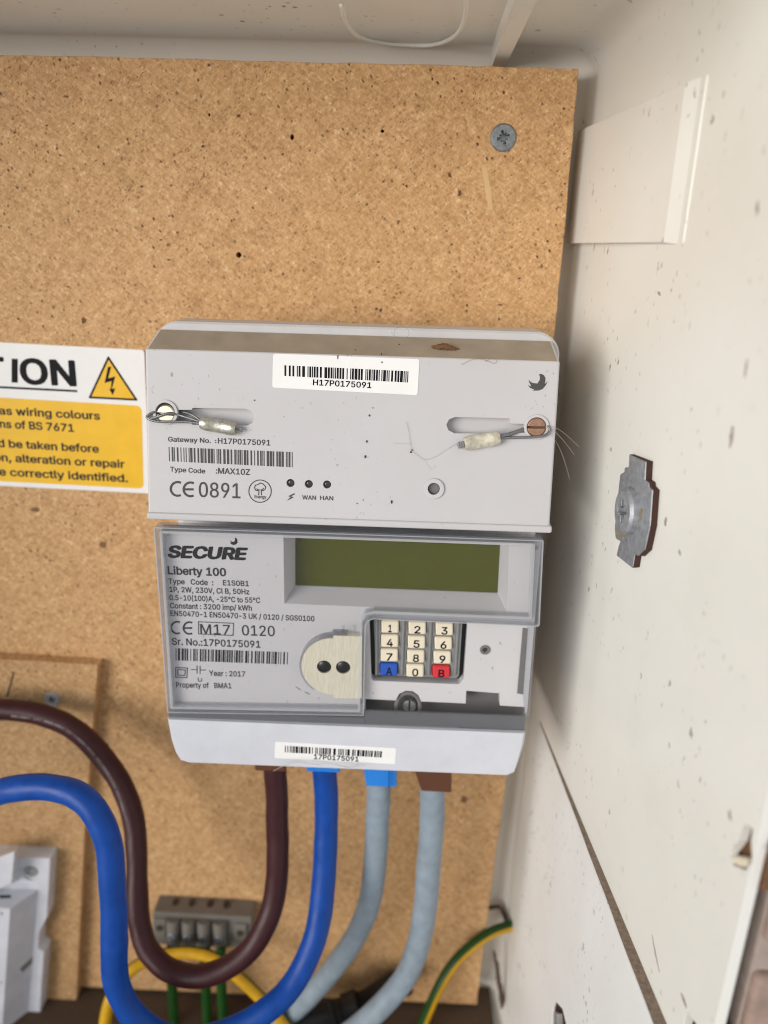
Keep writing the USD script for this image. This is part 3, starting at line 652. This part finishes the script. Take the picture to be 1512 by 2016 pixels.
# lower half: faceplate, display, optical port, keypad, clear cover
DF = .2455
PF = FP(DF)
face = PF.poly([(316, 1040), (1066, 1066), (1037, 1412), (335, 1400)])
lcd_out = PF.poly([(558, 1050), (1003, 1066), (998, 1206), (560, 1188)])
PLc = FP(.2530)
pocket = PF.poly([(719, 1376), (779, 1379), (786, 1366), (799, 1360), (813, 1361), (824, 1369), (829, 1381), (917, 1385), (918, 1360), (984, 1365), (984, 1389), (1034, 1392), (1032, 1440), (719, 1440)])
keyhole = PF.poly([(727, 1214), (921, 1223), (913, 1336), (905, 1347), (731, 1340)], .0012)
fp = face.difference(lcd_out).difference(keyhole).difference(pocket)
fp = max(geoms(fp), key=lambda g: g.area)
part(mt, 'faceplate', PF.ext(fp, -.004, 0), m_face, 'printed grey faceplate behind a clear cover')
inner = [PLc.hit(*q) for q in ((581, 1057), (985, 1073), (980, 1168), (581, 1153))]
outer_ = [PF.at(*PF.ab(*q), 0) for q in ((558, 1050), (1003, 1066), (998, 1206), (560, 1188))]
vb = np.array(inner+outer_+[p+np.array([0, .0012, 0]) for p in inner]); fb = []
for k in range(4):
    l = (k+1) % 4; fb += [[4+k, k, l], [4+k, l, 4+l], [k, 8+k, 8+l], [k, 8+l, l]]
part(mt, 'display_surround', trimesh.Trimesh(vb, np.array(fb), process=False), m_face, 'sloping frame round the display')
part(mt, 'display', PLc.ext(PLc.poly([(576, 1050), (990, 1066), (986, 1176), (577, 1160)]), -.0022, -.0006), m_lcd, 'blank olive green display')
def fw(t, a, b, c, m_=None, **k): part(mt, 'lettering', lettering(PF, t, a, b, c, **k), m_ or m_ink3)
fw('SECURE', (331, 1096.5), (482, 1101.5), 22, m_ink, bold=True, shear=.22, fat=.075)
part(mt, 'bird_mark', PF.ext(PF.poly([(461+(x-1059)*.42, 1066+(y-753)*.42) for x, y in bird]), .00003, .00008), m_ink)
fw('Liberty 100', (331, 1130), (445, 1134), 15, bold=True, fat=.02)
fw('Type   Code  :', (332, 1149), (420, 1152), 10); fw('E1S0B1', (439, 1152), (490, 1154), 10)
fw('1P, 2W, 230V, Cl B, 50Hz', (334, 1165), (491, 1170), 10)
fw('0.5-10(100)A, -25°C to 55°C', (334, 1181), (512, 1187), 10)
fw('Constant : 3200 imp/ kWh', (335, 1197), (496, 1202), 10)
fw('EN50470-1 EN50470-3 UK / 0120 / SGS0100', (336, 1212), (619, 1223), 10)
part(mt, 'ce_mark', ce(PF, 337, 1248, 25, 44), m_ink3)
fw('M17', (395, 1247.5), (453, 1249.5), 19, bold=False, fat=.012)
part(mt, 'box_outline', strokes(PF, [[(391, 1224), (460, 1227), (459, 1251), (391, 1248), (391, 1223)]], 1.6), m_ink3)
fw('0120', (477, 1250.5), (541, 1252.5), 20, bold=False, fat=.012)
fw('Sr. No.:17P0175091', (339, 1269), (513, 1275), 13)
part(mt, 'barcode', barcode(PF, (346, 1276), (567, 1284), (566, 1308), (346, 1300), 21), m_ink)
part(mt, 'class_symbol', strokes(PF, [[(346, 1314), (369, 1315), (368, 1334), (346, 1333), (346, 1313)], [(350, 1318), (365, 1319), (364, 1330), (350, 1329), (350, 1317)]], 1.8), m_ink3)
part(mt, 'relay_symbol', strokes(PF, [[(376, 1318), (388, 1318)], [(388, 1310), (388, 1326)], [(394, 1311), (394, 1327)], [(394, 1319), (405, 1319)], [(390, 1334), (391, 1341), (397, 1341), (397, 1335)]], 1.6), m_ink3)
fw('Year : 2017', (412, 1330), (483, 1332), 10)
fw('Property of   BMA1', (347, 1353), (456, 1355), 10)
part(mt, 'scuff', strokes(PF, [[(582, 1352), (592, 1358)], [(600, 1362), (610, 1367)]], 1.2), m_ink2)
# optical port
oc = PF.ab(658, 1303); rr_ = PF.px_len(658, 1303, 62)
dport = Point(oc).buffer(rr_, 24).union(Polygon([PF.ab(658, 1242), PF.ab(714, 1244), PF.ab(713, 1364), PF.ab(658, 1364)])).intersection(Polygon([PF.ab(560, 1200), PF.ab(714, 1206), PF.ab(713, 1400), PF.ab(560, 1400)]))
oph = [Point(PF.ab(640, 1303)).buffer(PF.px_len(640, 1303, 14), 8), Point(PF.ab(677, 1304)).buffer(PF.px_len(677, 1304, 14), 8)]
pp = dport.difference(unary_union(oph))
op = part(mt, 'optical_port', PF.ext(pp, .0002, .0036), m_brush, 'pale brushed metal plate with two black eyes')
for (x, y) in ((640, 1303), (677, 1304)):
    part(op, 'eye', dome(PF, x, y, PF.px_len(x, y, 14.2), .0012, .0026), m_black, smooth=True)
# keypad
kp = part(mt, 'keypad', PF.ext(keyhole.buffer(.0004), -.0060, -.0042), m_black)
mem_o = PF.poly([(735, 1216), (911, 1224), (904, 1334), (898, 1339), (740, 1332)], .0006)
kw, kh = 35, 25
cols, rows = [(768, 1235), (821.5, 1237.5), (875, 1239.5)], [0, 28, 56, 84]
keys = [['1', '2', '3'], ['4', '5', '6'], ['7', '8', '9'], ['A', '0', 'B']]
cells, kpolys = [], []
for i in range(4):
    for j in range(3):
        cx_ = cols[j][0]-1.3*i*(.6+.5*j); cy_ = cols[j][1]+rows[i]
        kpolys.append((i, j, cx_, cy_, PF.poly([(cx_-17.5, cy_-12), (cx_+17.5, cy_-11), (cx_+17, cy_+11.2), (cx_-17, cy_+10.5)], .0007)))
memp = mem_o.difference(unary_union([k[4].buffer(.00025) for k in kpolys]))
part(kp, 'membrane', PF.ext(memp, -.0042, -.0012), m_mem)
part(kp, 'membrane', cat(*[tube([PF.at(*PF.ab(x0, 1222), -.001), PF.at(*PF.ab((x0+x1)/2, 1277), -.001), PF.at(*PF.ab(x1, 1331), -.001)], .00055, 8) for x0, x1 in ((795, 791), (849, 844), (741, 741), (903, 896))]), m_mem, smooth=True)
for i, j, cx_, cy_, kpo in kpolys:
    t = keys[i][j]; m_ = m_keyb if t == 'A' else m_keyr if t == 'B' else m_key
    # key top slopes: its lower half stands proud
    base = extrude(kpo, -.0040, .0004, .0004)
    ys = base.vertices[:, 1]; y0, y1 = ys.min(), ys.max(); top = base.vertices[:, 2] > -.001
    base.vertices[top, 2] -= .0011*(ys[top]-y0)/(y1-y0)
    kk = part(kp, 'key', PF.to(base), m_, f'{"blue" if t == "A" else "red"} key marked {t}' if t in 'AB' else f'ivory key marked {t}')
    KP = Pl(PF.at(*PF.ab(cx_, cy_+11), .0004), (1, 0, 0), (0, .0011, (y1-y0)))
    part(kk, 'digit', lettering(KP, t, (cx_-(4 if t == '1' else 6), cy_+9.2), (cx_+(3 if t == '1' else 6), cy_+9.6), 14, c=.00002, bold=True), m_ink)
part(mt, 'light_sensor', ringm(PF, 955, 1279, .0010, .00185, -.001, .0003), m_pocket, 'round dark light sensor right of the keypad')
part(mt, 'light_sensor', dome(PF, 955, 1279, .0011, .0004, -.0002), m_led, smooth=True)
# lower pocket with a terminal screw
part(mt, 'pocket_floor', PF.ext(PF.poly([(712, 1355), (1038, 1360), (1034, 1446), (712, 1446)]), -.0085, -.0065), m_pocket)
pz_screw(mt, FP(.2500), 806, 1389, .0026, m_steel, 0, 'terminal_screw', 'slotted screw in the pocket under the keypad', .0008, 1.57, False)
archs = [(779, 1404), (781, 1384), (788, 1370), (799, 1364), (812, 1365), (822, 1373), (827, 1386), (826, 1406)]
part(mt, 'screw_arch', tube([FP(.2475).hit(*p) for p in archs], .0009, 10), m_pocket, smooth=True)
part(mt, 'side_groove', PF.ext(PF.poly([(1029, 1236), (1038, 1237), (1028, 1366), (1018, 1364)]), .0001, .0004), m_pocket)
# clear cover in two steps
DC = .2424
PC = FP(DC)
c_out = PC.poly([(303, 1037), (1070, 1063), (1062, 1230), (1058, 1233), (735, 1218), (725, 1222), (720, 1232), (716, 1408), (330, 1402)], .0003)
c_in = PC.poly([(316, 1045), (1052, 1070), (1045, 1217), (737, 1205), (721, 1209), (713, 1222), (708, 1399), (338, 1393)], .0003)
dhole = dport.buffer(.0004)
part(mt, 'clear_cover', PC.ext(c_out.buffer(-.0004).difference(affinity.scale(dhole, .985, .985)), -.0011, 0), m_clear, 'clear cover over the faceplate and display')
part(mt, 'cover_edge', PC.ext(c_out.difference(c_in), -.0050, .0003), m_rim, 'thick grey edge of the clear cover')
part(mt, 'cover_bead', PC.ext(c_in.buffer(.0002).difference(c_in.buffer(-.0007)), -.0030, .0006, 0), m_highlight, 'pale strip painted as the highlight along the inner bevel of the clear cover')  # pale strips paint the highlight lines along the cover edges
part(mt, 'cover_bead', PC.ext(c_out.difference(c_out.buffer(-.00035)), -.0010, .0005), m_highlight)
part(mt, 'port_edge', PC.ext(dport.buffer(.0008).difference(dport.buffer(.00015)).intersection(Polygon([PF.ab(500, 1200), PF.ab(700, 1206), PF.ab(660, 1300), PF.ab(560, 1420), PF.ab(500, 1420)])), -.003, .0003), m_rim)
for x, y in ((330, 1050), (1055, 1078), (338, 1388), (712, 1380)):
    part(mt, 'cover_pip', dome(PC, x, y, .0009, .0003, .0002, 4, 16), m_rim, smooth=True)
for x in (676, 699): part(mt, 'cover_pip', PC.ext(PC.poly([(x-3, 1230), (x+3, 1231), (x+3, 1245), (x-3, 1244)]), 0, .0006), m_rim)
part(mt, 'side_guard', FP(.2432).ext(FP(.2432).poly([(1040, 1233), (1055, 1234), (1042, 1412), (1034, 1412), (1030, 1372)]), -.005, 0), m_rim)
fl_ = FP(.2428)
part(mt, 'lower_flap', fl_.ext(fl_.poly([(716, 1399), (1034, 1410), (1033, 1438), (716, 1428)]), -.0009, 0), m_flap, 'smoky clear flap below the keypad')
part(mt, 'lower_flap', fl_.ext(fl_.poly([(332, 1402), (716, 1412), (716, 1428), (332, 1412)]), -.004, 0), m_flap)
# terminal cover
TF = FP(.2425)
tpoly = TF.poly([(330, 1412.5), (1035, 1440), (1031, 1465), (1020, 1500), (1012, 1520), (998, 1526), (372, 1501), (356, 1496), (346, 1480), (338, 1455)])
tc = np.array(tpoly.exterior.coords)[:-1]; zmid = tc[:, 1].mean()
tp = [TF.at(a, b, 0) for a, b in tc] + [TF.at(a*1.0, b, -.045) for a, b in tc]
for a, b in tc:                                # face rounding over towards the bottom and the ends
    low_ = np.clip((-.1725-b)/.012, 0, 1)
    tp += [TF.at(a*.985-.0002, b+.0012*low_, .0012*(1-low_)), TF.at(a*.993-.0001, b+.0004*low_, .0007*(1-.9*low_))]
tcov = trimesh.convex.convex_hull(np.array(tp))
part(mt, 'terminal_cover', tcov, m_term, 'white rounded terminal cover at the bottom', smooth=30)
TP = Pl((0, Y(.2413), Z0-.166), (1, 0, 0), (0, -.0011, .0167))
ll = part(mt, 'barcode_label', TP.ext(TP.poly([(542, 1459), (780, 1472), (778, 1503), (541, 1491)], .0006), -.0001, .0004), m_white, 'white barcode label on the terminal cover')
TL = Pl(TP.at(0, 0, .0004), TP.u, TP.v)
part(ll, 'barcode', barcode(TL, (561, 1468), (752, 1479), (751, 1491), (561, 1481), 31, n=40), m_ink)
part(ll, 'lettering', lettering(TL, '17P0175091', (618, 1494), (706, 1499), 9), m_ink)

# ------------------------------------------------------------------ sealing wires
def seal(label, wires, crimp, stub, rc, mat_c, flat):
    s = thing('wire_seal', label, 'seal', crimp[0], 'twisted wire seals on the sealing screws')
    for w in wires:
        part(s, 'wire', tube(w, .00042, 10), m_wire, smooth=True)
    n = 14; c0, c1 = np.array(crimp[0]), np.array(crimp[1])
    pts = [c0+(c1-c0)*k/n for k in range(n+1)]
    t = tube(pts, [rc*.82]+[rc]*2+[rc*.97]*3+[rc]*2+[rc*.85], 18, smooth_path=False)
    v = t.vertices; ax = (c1-c0)/np.linalg.norm(c1-c0)
    rel = v-c0; s_ = rel@ax; cen = c0+s_[:, None]*ax; off = v-cen
    dn = off@U.n; mid = np.exp(-((s_/np.linalg.norm(c1-c0)-.55)/.3)**4)
    v = v - (dn*flat*mid)[:, None]*U.n
    t = trimesh.Trimesh(v, t.faces, process=False); t.vertices += (meshkit.fbm(v*1500, 2)[:, None]-.5)*rc*.12
    c = part(s, 'crimp', t, mat_c, smooth=40)
    part(s, 'wire_end', tube(stub, .0004, 8), m_wire, smooth=True)
    return s, c
u_ = lambda px, py, c: U.at(*U.ab(px, py), c)
s1, c1 = seal('silver crimped wire seal with a stamped crimp, round the left screw',
     [[u_(402, 832, .0012), u_(378, 824, .0010), u_(352, 817, .0002), u_(336, 813, .0010), u_(318, 818, .0014), u_(302, 823, .0012), u_(292, 821, .0010)],
      [u_(402, 834, .0012), u_(370, 830, .0013), u_(340, 830, .0016), u_(312, 829, .0016), u_(297, 825, .0014), u_(291, 820, .001), u_(300, 813, .0006), u_(314, 808, -.0004)],
      [u_(400, 830, .0012), u_(382, 818, .0006), u_(362, 812, -.001), u_(345, 812, -.002)]],
     (u_(397, 832, .0012), u_(466, 844, .0014)), [u_(464, 843, .0014), u_(471, 845, .0014), u_(477, 842, .0016), u_(477, 849, .0014)], .0023, m_lead, .3)
s2, c2 = seal('dull cream crimped wire seal hanging from the coppery right screw',
     [[u_(980, 859, .0012), u_(1005, 852, .0010), u_(1030, 844, .0002), u_(1042, 838, -.0008), u_(1056, 835, -.001)],
      [u_(978, 862, .0012), u_(1010, 861, .0012), u_(1045, 860, .0014), u_(1070, 857, .0013), u_(1080, 849, .0010), u_(1080, 841, .0006), u_(1074, 836, -.0004)],
      [u_(976, 860, .0012), u_(1000, 856, .0012), u_(1026, 848, .0002), u_(1040, 846, -.001)]],
     (u_(983, 861, .0012), u_(914, 873, .0014)), [u_(916, 872, .0014), u_(908, 874, .0014), u_(900, 876, .0014)], .0024, m_lead2, .45)
part(s2, 'wire_end', U.ext(U.poly([(901, 870), (913, 868), (914, 880), (902, 882)]), .0006, .0018), m_wire)
part(c1, 'stamping', strokes(Pl(U.at(0, 0, .0012+.0019*.75), U.u, U.v), [[(423, 830), (423, 842)], [(429, 832), (434, 833), (431, 838), (436, 843)], [(441, 834), (446, 835), (444, 843)], [(424, 832), (427, 834)]], 1.5), m_wire)

# ------------------------------------------------------------------ cables
def path(pts): return [FP(d).hit(x, y) for x, y, d in pts]
def cable(name, label, pts, r, m_, group=None):
    p = path(pts); t = thing(name, label, 'cable', p[0], group); tb = tube(p, r, 28, 14); tb.vertices += (meshkit.fbm(tb.vertices*70, 3, 5)[:, None]-.5)*np.array([[1, 1, .3]])*.0008
    part(t, 'sheath', tb, m_, smooth=True); return t
cb = cable('brown_cable', 'dark brown cable curving from the meter to the left edge', [(541, 1470, .262), (543, 1530, .262), (546, 1600, .262), (547, 1680, .259), (541, 1760, .255), (522, 1822, .25), (490, 1872, .246), (440, 1908, .243), (384, 1922, .242), (330, 1908, .244), (292, 1872, .248), (275, 1820, .253), (270, 1750, .259), (269, 1680, .265), (262, 1610, .271), (238, 1545, .276), (200, 1487, .281), (148, 1436, .284), (93, 1410, .286), (37, 1399, .287), (-30, 1399, .287), (-160, 1420, .287)], .0047, m_brown)
cp_ = spline(path([(28, 1401, .287), (93, 1412, .286), (148, 1438, .284), (200, 1489, .281), (236, 1548, .276), (258, 1612, .271)]), 30)
marks = []
for k in range(4, len(cp_)-3):
    if (k*7) % 11 in (0, 1, 4) or (k//16) % 2 and k % 3: continue
    t_ = cp_[k+1]-cp_[k-1]; t_ /= np.linalg.norm(t_); nd = CAM-cp_[k]; nd -= t_*(nd@t_); nd /= np.linalg.norm(nd); bd = np.cross(t_, nd)
    nn = nd*.93+bd*(.37 if bd[2] < 0 else -.37); nn /= np.linalg.norm(nn); bb = np.cross(t_, nn); c_ = cp_[k]+nn*.00492
    for q in range(2):
        o_ = c_+t_*(q-.5)*.0009
        e_ = [o_+t_*sx*.00022+bb*sy*random.uniform(.0003, .0006)+nn*.00012*sn for sn in (-1, 1) for sx, sy in ((-1, -1), (1, -1), (1, 1), (-1, 1))]
        marks.append(trimesh.convex.convex_hull(np.array(e_)))
part(cb, 'worn_print', cat(*marks), m_print, 'row of worn pale marks along the cable')
part(cb, 'end_sleeve', rbox(FP(.262).hit(506, 1500)[0], FP(.262).hit(566, 1500)[0], Y(.257), Y(.268), Z0-.2005, Z0-.183, .0008), m_sbrown)
cbl = cable('blue_cable', 'thick blue cable looping under the brown cable to the left edge', [(637, 1470, .262), (640, 1530, .262), (642, 1605, .261), (640, 1687, .257), (632, 1790, .25), (611, 1872, .243), (574, 1941, .236), (530, 1985, .230), (470, 2022, .226), (390, 2046, .223), (320, 2040, .222), (262, 1998, .222), (230, 1935, .223), (225, 1850, .224), (223, 1761, .226), (214, 1665, .229), (186, 1598, .232), (146, 1563, .235), (93, 1550, .238), (37, 1551, .240), (-20, 1566, .243), (-150, 1620, .25)], .0050, m_blue)
part(cbl, 'end_sleeve', rbox(FP(.262).hit(606, 1500)[0], FP(.262).hit(671, 1500)[0], Y(.257), Y(.268), Z0-.2000, Z0-.183, .0008), m_sblue)
g1 = cable('grey_cable', 'grey cable dropping from the bright blue end sleeve', [(745, 1530, .266), (745, 1580, .266), (742, 1640, .267), (738, 1700, .268), (730, 1764, .270), (713, 1815, .272), (685, 1867, .274), (644, 1921, .277), (596, 1974, .279), (548, 2012, .28), (480, 2060, .282), (380, 2110, .282)], .0051, m_gsh)
g2 = cable('grey_cable', 'grey cable dropping from the brown end sleeve, nearest the right wall', [(852, 1540, .266), (851, 1590, .266), (849, 1640, .266), (844, 1707, .266), (837, 1790, .266), (825, 1853, .266), (804, 1913, .266), (775, 1954, .266), (742, 1989, .265), (700, 2026, .264), (640, 2070, .262)], .0053, m_gsh)
def sleeve(t, m_, top, bot, d0_, d1_):
    A = FP(d0_); v = []
    (xl, yl), (xr_, yr_) = top; (xbl, ybl), (xbr, ybr) = bot
    pts = [A.hit(*q) for q in (top[0], top[1], bot[1], bot[0])]
    body = hull([(p+np.array([0, .001, 0]), .0006) for p in pts]+[(p+np.array([0, d1_-d0_, 0]), .0006) for p in pts])
    return part(t, 'end_sleeve', body, m_, smooth=30)
sleeve(g1, m_sblue, ((717, 1500), (778, 1502)), ((723, 1547), (778, 1549)), .259, .273)
part(g1, 'sleeve_joint', FP(.2582).ext(FP(.2582).poly([(765, 1512), (767, 1512), (767, 1549), (765, 1549)]), 0, .0004), m_blue)
sleeve(g2, m_sbrown, ((815, 1505), (887, 1508)), ((832, 1557), (886, 1560)), .259, .274)
# earth wires: green and yellow in stripes along the wire
def earth(label, pts, r, a0, fr=.5, twist=0.0):
    p = path(pts); t = thing('earth_wire', label, 'wire', p[0], 'green and yellow earth wires')
    w = 2*math.pi*fr
    part(t, 'yellow_stripe', tube(p, r, 16, 14, arc=(a0, a0+w), twist=twist), m_ey, smooth=True)
    part(t, 'green_stripe', tube(p, r, 16, 14, arc=(a0+w, a0+2*math.pi), twist=twist), m_eg, smooth=True)
earth('green and yellow wire entering through the right wall', [(1060, 1805, .312), (1003, 1823, .308), (964, 1838, .303), (924, 1866, .298), (890, 1901, .294), (861, 1950, .290), (834, 2012, .288), (812, 2070, .287)], .0027, -2.6)
earth('mostly yellow wire arching over behind the brown loop', [(205, 2090, .262), (207, 2010, .266), (222, 1955, .270), (256, 1912, .275), (300, 1886, .280), (345, 1876, .282), (385, 1876, .282), (425, 1888, .281), (470, 1924, .279), (500, 1952, .277), (530, 1982, .275), (570, 2030, .272), (600, 2090, .27)], .0029, -1.08, .6)
for k, (x, s) in enumerate([(337, 'left'), (403, 'middle'), (434, 'right')]):
    earth(f'short green wire below the terminal block, {s} one of three', [(x+2, 1858, .292), (x, 1900, .291), (x+3, 1960, .29), (x+6, 2030, .288), (x+8, 2100, .286)], .0026, 2.2+k*.5, .22)
bk = thing('black_cable', 'black cable lying across the dark cabinet bottom behind the grey cables, its unseen left run added for shade', 'cable', FP(.284).hit(700, 2000))
part(bk, 'sheath', tube(path([(380, 2110, .27), (500, 2052, .276), (570, 2018, .280), (640, 2000, .284), (705, 1985, .288), (770, 1945, .293), (800, 1930, .297)]), .0068, 20), m_blackc, smooth=True)  # left run continues unseen below the view, added to shade the bottom
part(bk, 'gland', tube(path([(676, 1993, .281), (690, 1988, .282), (708, 1980, .283)]), .0085, 6), m_blackc)
part(bk, 'tie_tail', tube(path([(668, 2030, .276), (655, 1990, .277), (648, 1968, .278)]), .0011, 6), m_blackc)

# ------------------------------------------------------------------ earth terminal block
PE = FP(.294)
eb = thing('terminal_block', 'grey earth terminal block in shadow behind the brown loop', 'terminal block', PE.hit(400, 1860))
part(eb, 'base', PE.ext(PE.poly([(300, 1796), (497, 1807), (491, 1868), (300, 1860)], .0012), -.0106, 0, .0006), m_block_pl)
ztopb = PE.hit(400, 1801)[2]
EP = Pl((0, PE.o[1], ztopb), (1, 0, 0), (0, 1, 0))
for k, x in enumerate((346, 378, 414, 446)):
    y = 1776+k*1.4; a, b = EP.ab(x, y)
    part(eb, 'wire_entry', EP.ext(affinity.scale(Point(a, b).buffer(.0018, 6), .9, 1.3), -.0006, .0003), m_speck)
for k, x in enumerate((342, 372, 402, 433)):
    y = 1826+(x-338)*.05
    part(eb, 'barrel', tube([PE.at(*PE.ab(x, y-20), .0006), PE.at(*PE.ab(x+1, y), .0012), PE.at(*PE.ab(x+2, y+27), .0006)], .0034, 16), m_block_pl, smooth=40)
    pz_screw(eb, PE, x+1, y+4, .0021, m_dsteel, .0046, 'clamp_screw', None, .0004, .4+k, False)
for x, y in ((316, 1822), (474, 1832)):
    part(eb, 'fixing_lug', PE.ext(PE.poly([(x-12, y-16), (x+13, y-15), (x+12, y+20), (x-12, y+18)], .0008), 0, .0015, .0005), m_block_pl)
    part(eb, 'lug_screw', disc(PE, x, y, .0018, .0015, .0019, 16), m_speck)

# ------------------------------------------------------------------ fuse carrier at lower left
PQ = FP(.2915)
fc = thing('fuse_carrier', 'white plastic fuse carrier with a countersunk screw at the left edge', 'fuse carrier', PQ.hit(0, 2016))
basep = PQ.poly([(-260, 1678), (99, 1691), (93, 1806), (77, 1838), (76, 1868), (87, 1875), (78, 2010), (72, 2120), (-260, 2120)])
pb = PQ.ext(basep, -.0078, 0, .0004)
pb = cut(pb, disc(PQ, 59, 1719, .0046, -.0012, .003))
part(fc, 'base_plate', pb, m_fuse)
pz_screw(fc, PQ, 59, 1719, .0033, m_steel, -.0010, 'screw', 'countersunk cross-head screw in the carrier corner', .0006, .7)
A1, A2 = FP(.2914), FP(.2800)
f0, f1 = A2.hit(20, 1789), A2.hit(-2, 2120)
off_ = A1.hit(74, 1752)-f0
l0, l1 = A2.hit(-260, 1780), A2.hit(-260, 2120)
bodym = trimesh.convex.convex_hull(np.array([f0, f1, l0, l1, f0+off_, f1+off_, l0+off_*[0, 1, 1], l1+off_*[0, 1, 1]]))
part(fc, 'body', bodym, m_fuse, 'raised wedge-sided body with slots')
vs = f0-f1; SP = Pl(f0, off_, vs - off_*(vs@off_)/(off_@off_))
if SP.n @ (CAM-f0) < 0: SP = Pl(f0, -off_, SP.v)
for q in ([(39, 1907), (44, 1914), (76, 1884), (73, 1874)], [(34, 2014), (37, 2018), (52, 2005), (50, 2001)]):
    part(fc, 'groove', SP.ext(SP.poly(q), -.0006, .00012), m_groove)
part(fc, 'post', hull([(FP(.283).hit(x, y), .0004) for x, y in ((-60, 1712), (28, 1678), (22, 1738), (-60, 1775))]+[(FP(.2914).hit(x, y), .0004) for x, y in ((-60, 1700), (36, 1668), (30, 1735), (-60, 1765))]), m_fuse)
part(fc, 'slot', FP(.2842).ext(FP(.2842).poly([(0, 1762), (22, 1762), (22, 1766), (0, 1767)]), 0, .0006), m_black)
for q in ([(1, 1795), (6, 1798), (3, 1802)], [(1, 1932), (4, 1934), (1, 1938)]): part(fc, 'chip_mark', A2.ext(A2.poly(q), .00002, .0001), m_speck)

# ------------------------------------------------------------------ metal plate screwed to the right wall
cp = thing('fixing_plate', 'grey galvanised plate with rusty edges screwed to the right wall', 'bracket', W.hit(1250, 1000))
out = [(1240, 895), (1277, 909), (1275, 945), (1282, 950), (1283, 958), (1290, 965), (1285, 1035), (1275, 1082), (1266, 1090), (1262, 1094), (1255, 1092), (1251, 1116), (1244, 1117), (1215, 1094), (1219, 1074), (1223, 1066), (1213, 1060), (1211, 1040), (1219, 960), (1222, 934), (1230, 929), (1231, 921), (1239, 921)]
plate = W.poly(out); WP = Pl(W.at(0, 0, .0013), W.u, W.v)
part(cp, 'rusty_edge', WP.ext(WP.poly(out).buffer(.0001), -.0016, -.0001), m_rust, 'rusty cut edge of the plate')
fr2 = [(x-4.5 if x > 1245 else x, y) for x, y in out]
part(cp, 'plate', WP.ext(WP.poly(fr2), -.0012, .0002, .0002), m_clip)
part(cp, 'stain', WP.ext(WP.poly([(1222, 1030), (1246, 1020), (1262, 1000), (1268, 1002), (1264, 1022), (1246, 1046), (1230, 1058), (1218, 1056), (1213, 1040)], .0004), .0002, .00026), plain('rust_stain', (.30, .25, .19), .7, .3, var=.35, vscale=500, bevel=0), 'brownish worn ring round the screw')
WS = Pl(W.at(0, 0, .0030), W.u, W.v)
pz_screw(cp, WS, 1232, 1006, .0072, m_clip, 0, 'screw', 'round cross-head screw', .0012, .2)

# ------------------------------------------------------------------ loose dirt and webs
sv = thing('wood_splinter', 'brown splinter lying on the sloping top of the meter', 'splinter', FP(.2545).hit(880, 685))
v = tube([FP(.2545).hit(*p) for p in ((850, 681), (862, 684), (878, 684), (893, 688), (905, 687))], [.0002, .0011, .0013, .0009, .0002], 8)
v.vertices += (meshkit.fbm(v.vertices*1100, 3)[:, None]-.5)*.0011
part(sv, 'sliver', v, m_sliver)
sk = thing('dirt_specks', 'tiny dark specks stuck to the face of the meter', 'dirt', U.at(0, 0), kind='stuff')
mm = []
for x, y, w, h in [(727, 818, 2.6, 4), (722, 869, 2.6, 5), (719, 899, 3.2, 6), (771, 988, 3, 7), (811, 886, 3, 3), (809, 890, 3.6, 3.6), (501, 788, 2.2, 2.2), (752, 713, 3, 3), (734, 803, 2, 2), (703, 991, 2, 2), (786, 678, 4, 2), (700, 689, 3, 2), (751, 697, 2, 5), (665, 703, 2, 8)]:
    a, b = U.ab(x, y); k = U.px_len(x, y)
    mm.append(U.ext(affinity.scale(Point(a, b).buffer(1, 4), w*k/2, h*k/2), .0, .0003))
part(sk, 'specks', cat(*mm), m_speck)
wb = thing('cobweb', 'fine dusty cobweb strands on the meter face and its right edge', 'cobweb', U.at(.02, -.02), kind='stuff')
def strand(pts, r, c=.0004): return tube([U.at(*U.ab(x, y), c) for x, y in pts], r, 6, 6)
mm = [strand([(800, 830), (805, 850), (808, 872), (812, 888), (824, 897), (834, 905)], .00011), strand([(834, 905), (852, 902), (874, 888), (900, 872)], .00008), strand([(836, 906), (848, 925), (858, 915)], .00005), strand([(775, 872), (800, 874), (808, 872)], .00005),
      strand([(908, 718), (926, 709), (944, 706), (962, 712), (974, 716), (978, 709), (968, 705), (955, 712)], .00014), strand([(770, 655), (780, 664), (800, 666), (806, 655), (798, 644), (780, 646), (776, 660)], .00014, .003),
      strand([(786, 700), (788, 690), (784, 676)], .0001)]
part(wb, 'strands', cat(*mm), m_webd, smooth=True)
mm = [tube(path(p), .00012, 6, 6) for p in ([(1085, 842, .245), (1110, 868, .25), (1130, 895, .256)], [(1082, 850, .245), (1106, 890, .25), (1122, 945, .256)], [(1084, 838, .245), (1108, 850, .25), (1140, 880, .258)])]
mm += [tube(path(p), .00013, 6, 6) for p in ([(552, 1502, .240), (585, 1498, .2395), (612, 1506, .2395), (650, 1502, .2395), (680, 1510, .2395), (720, 1506, .240)], [(538, 1518, .242), (566, 1504, .240), (600, 1500, .2395), (634, 1508, .2395)], [(660, 1504, .2395), (690, 1512, .2395), (706, 1504, .2398)])]
part(wb, 'strands', cat(*mm), m_web, smooth=True)
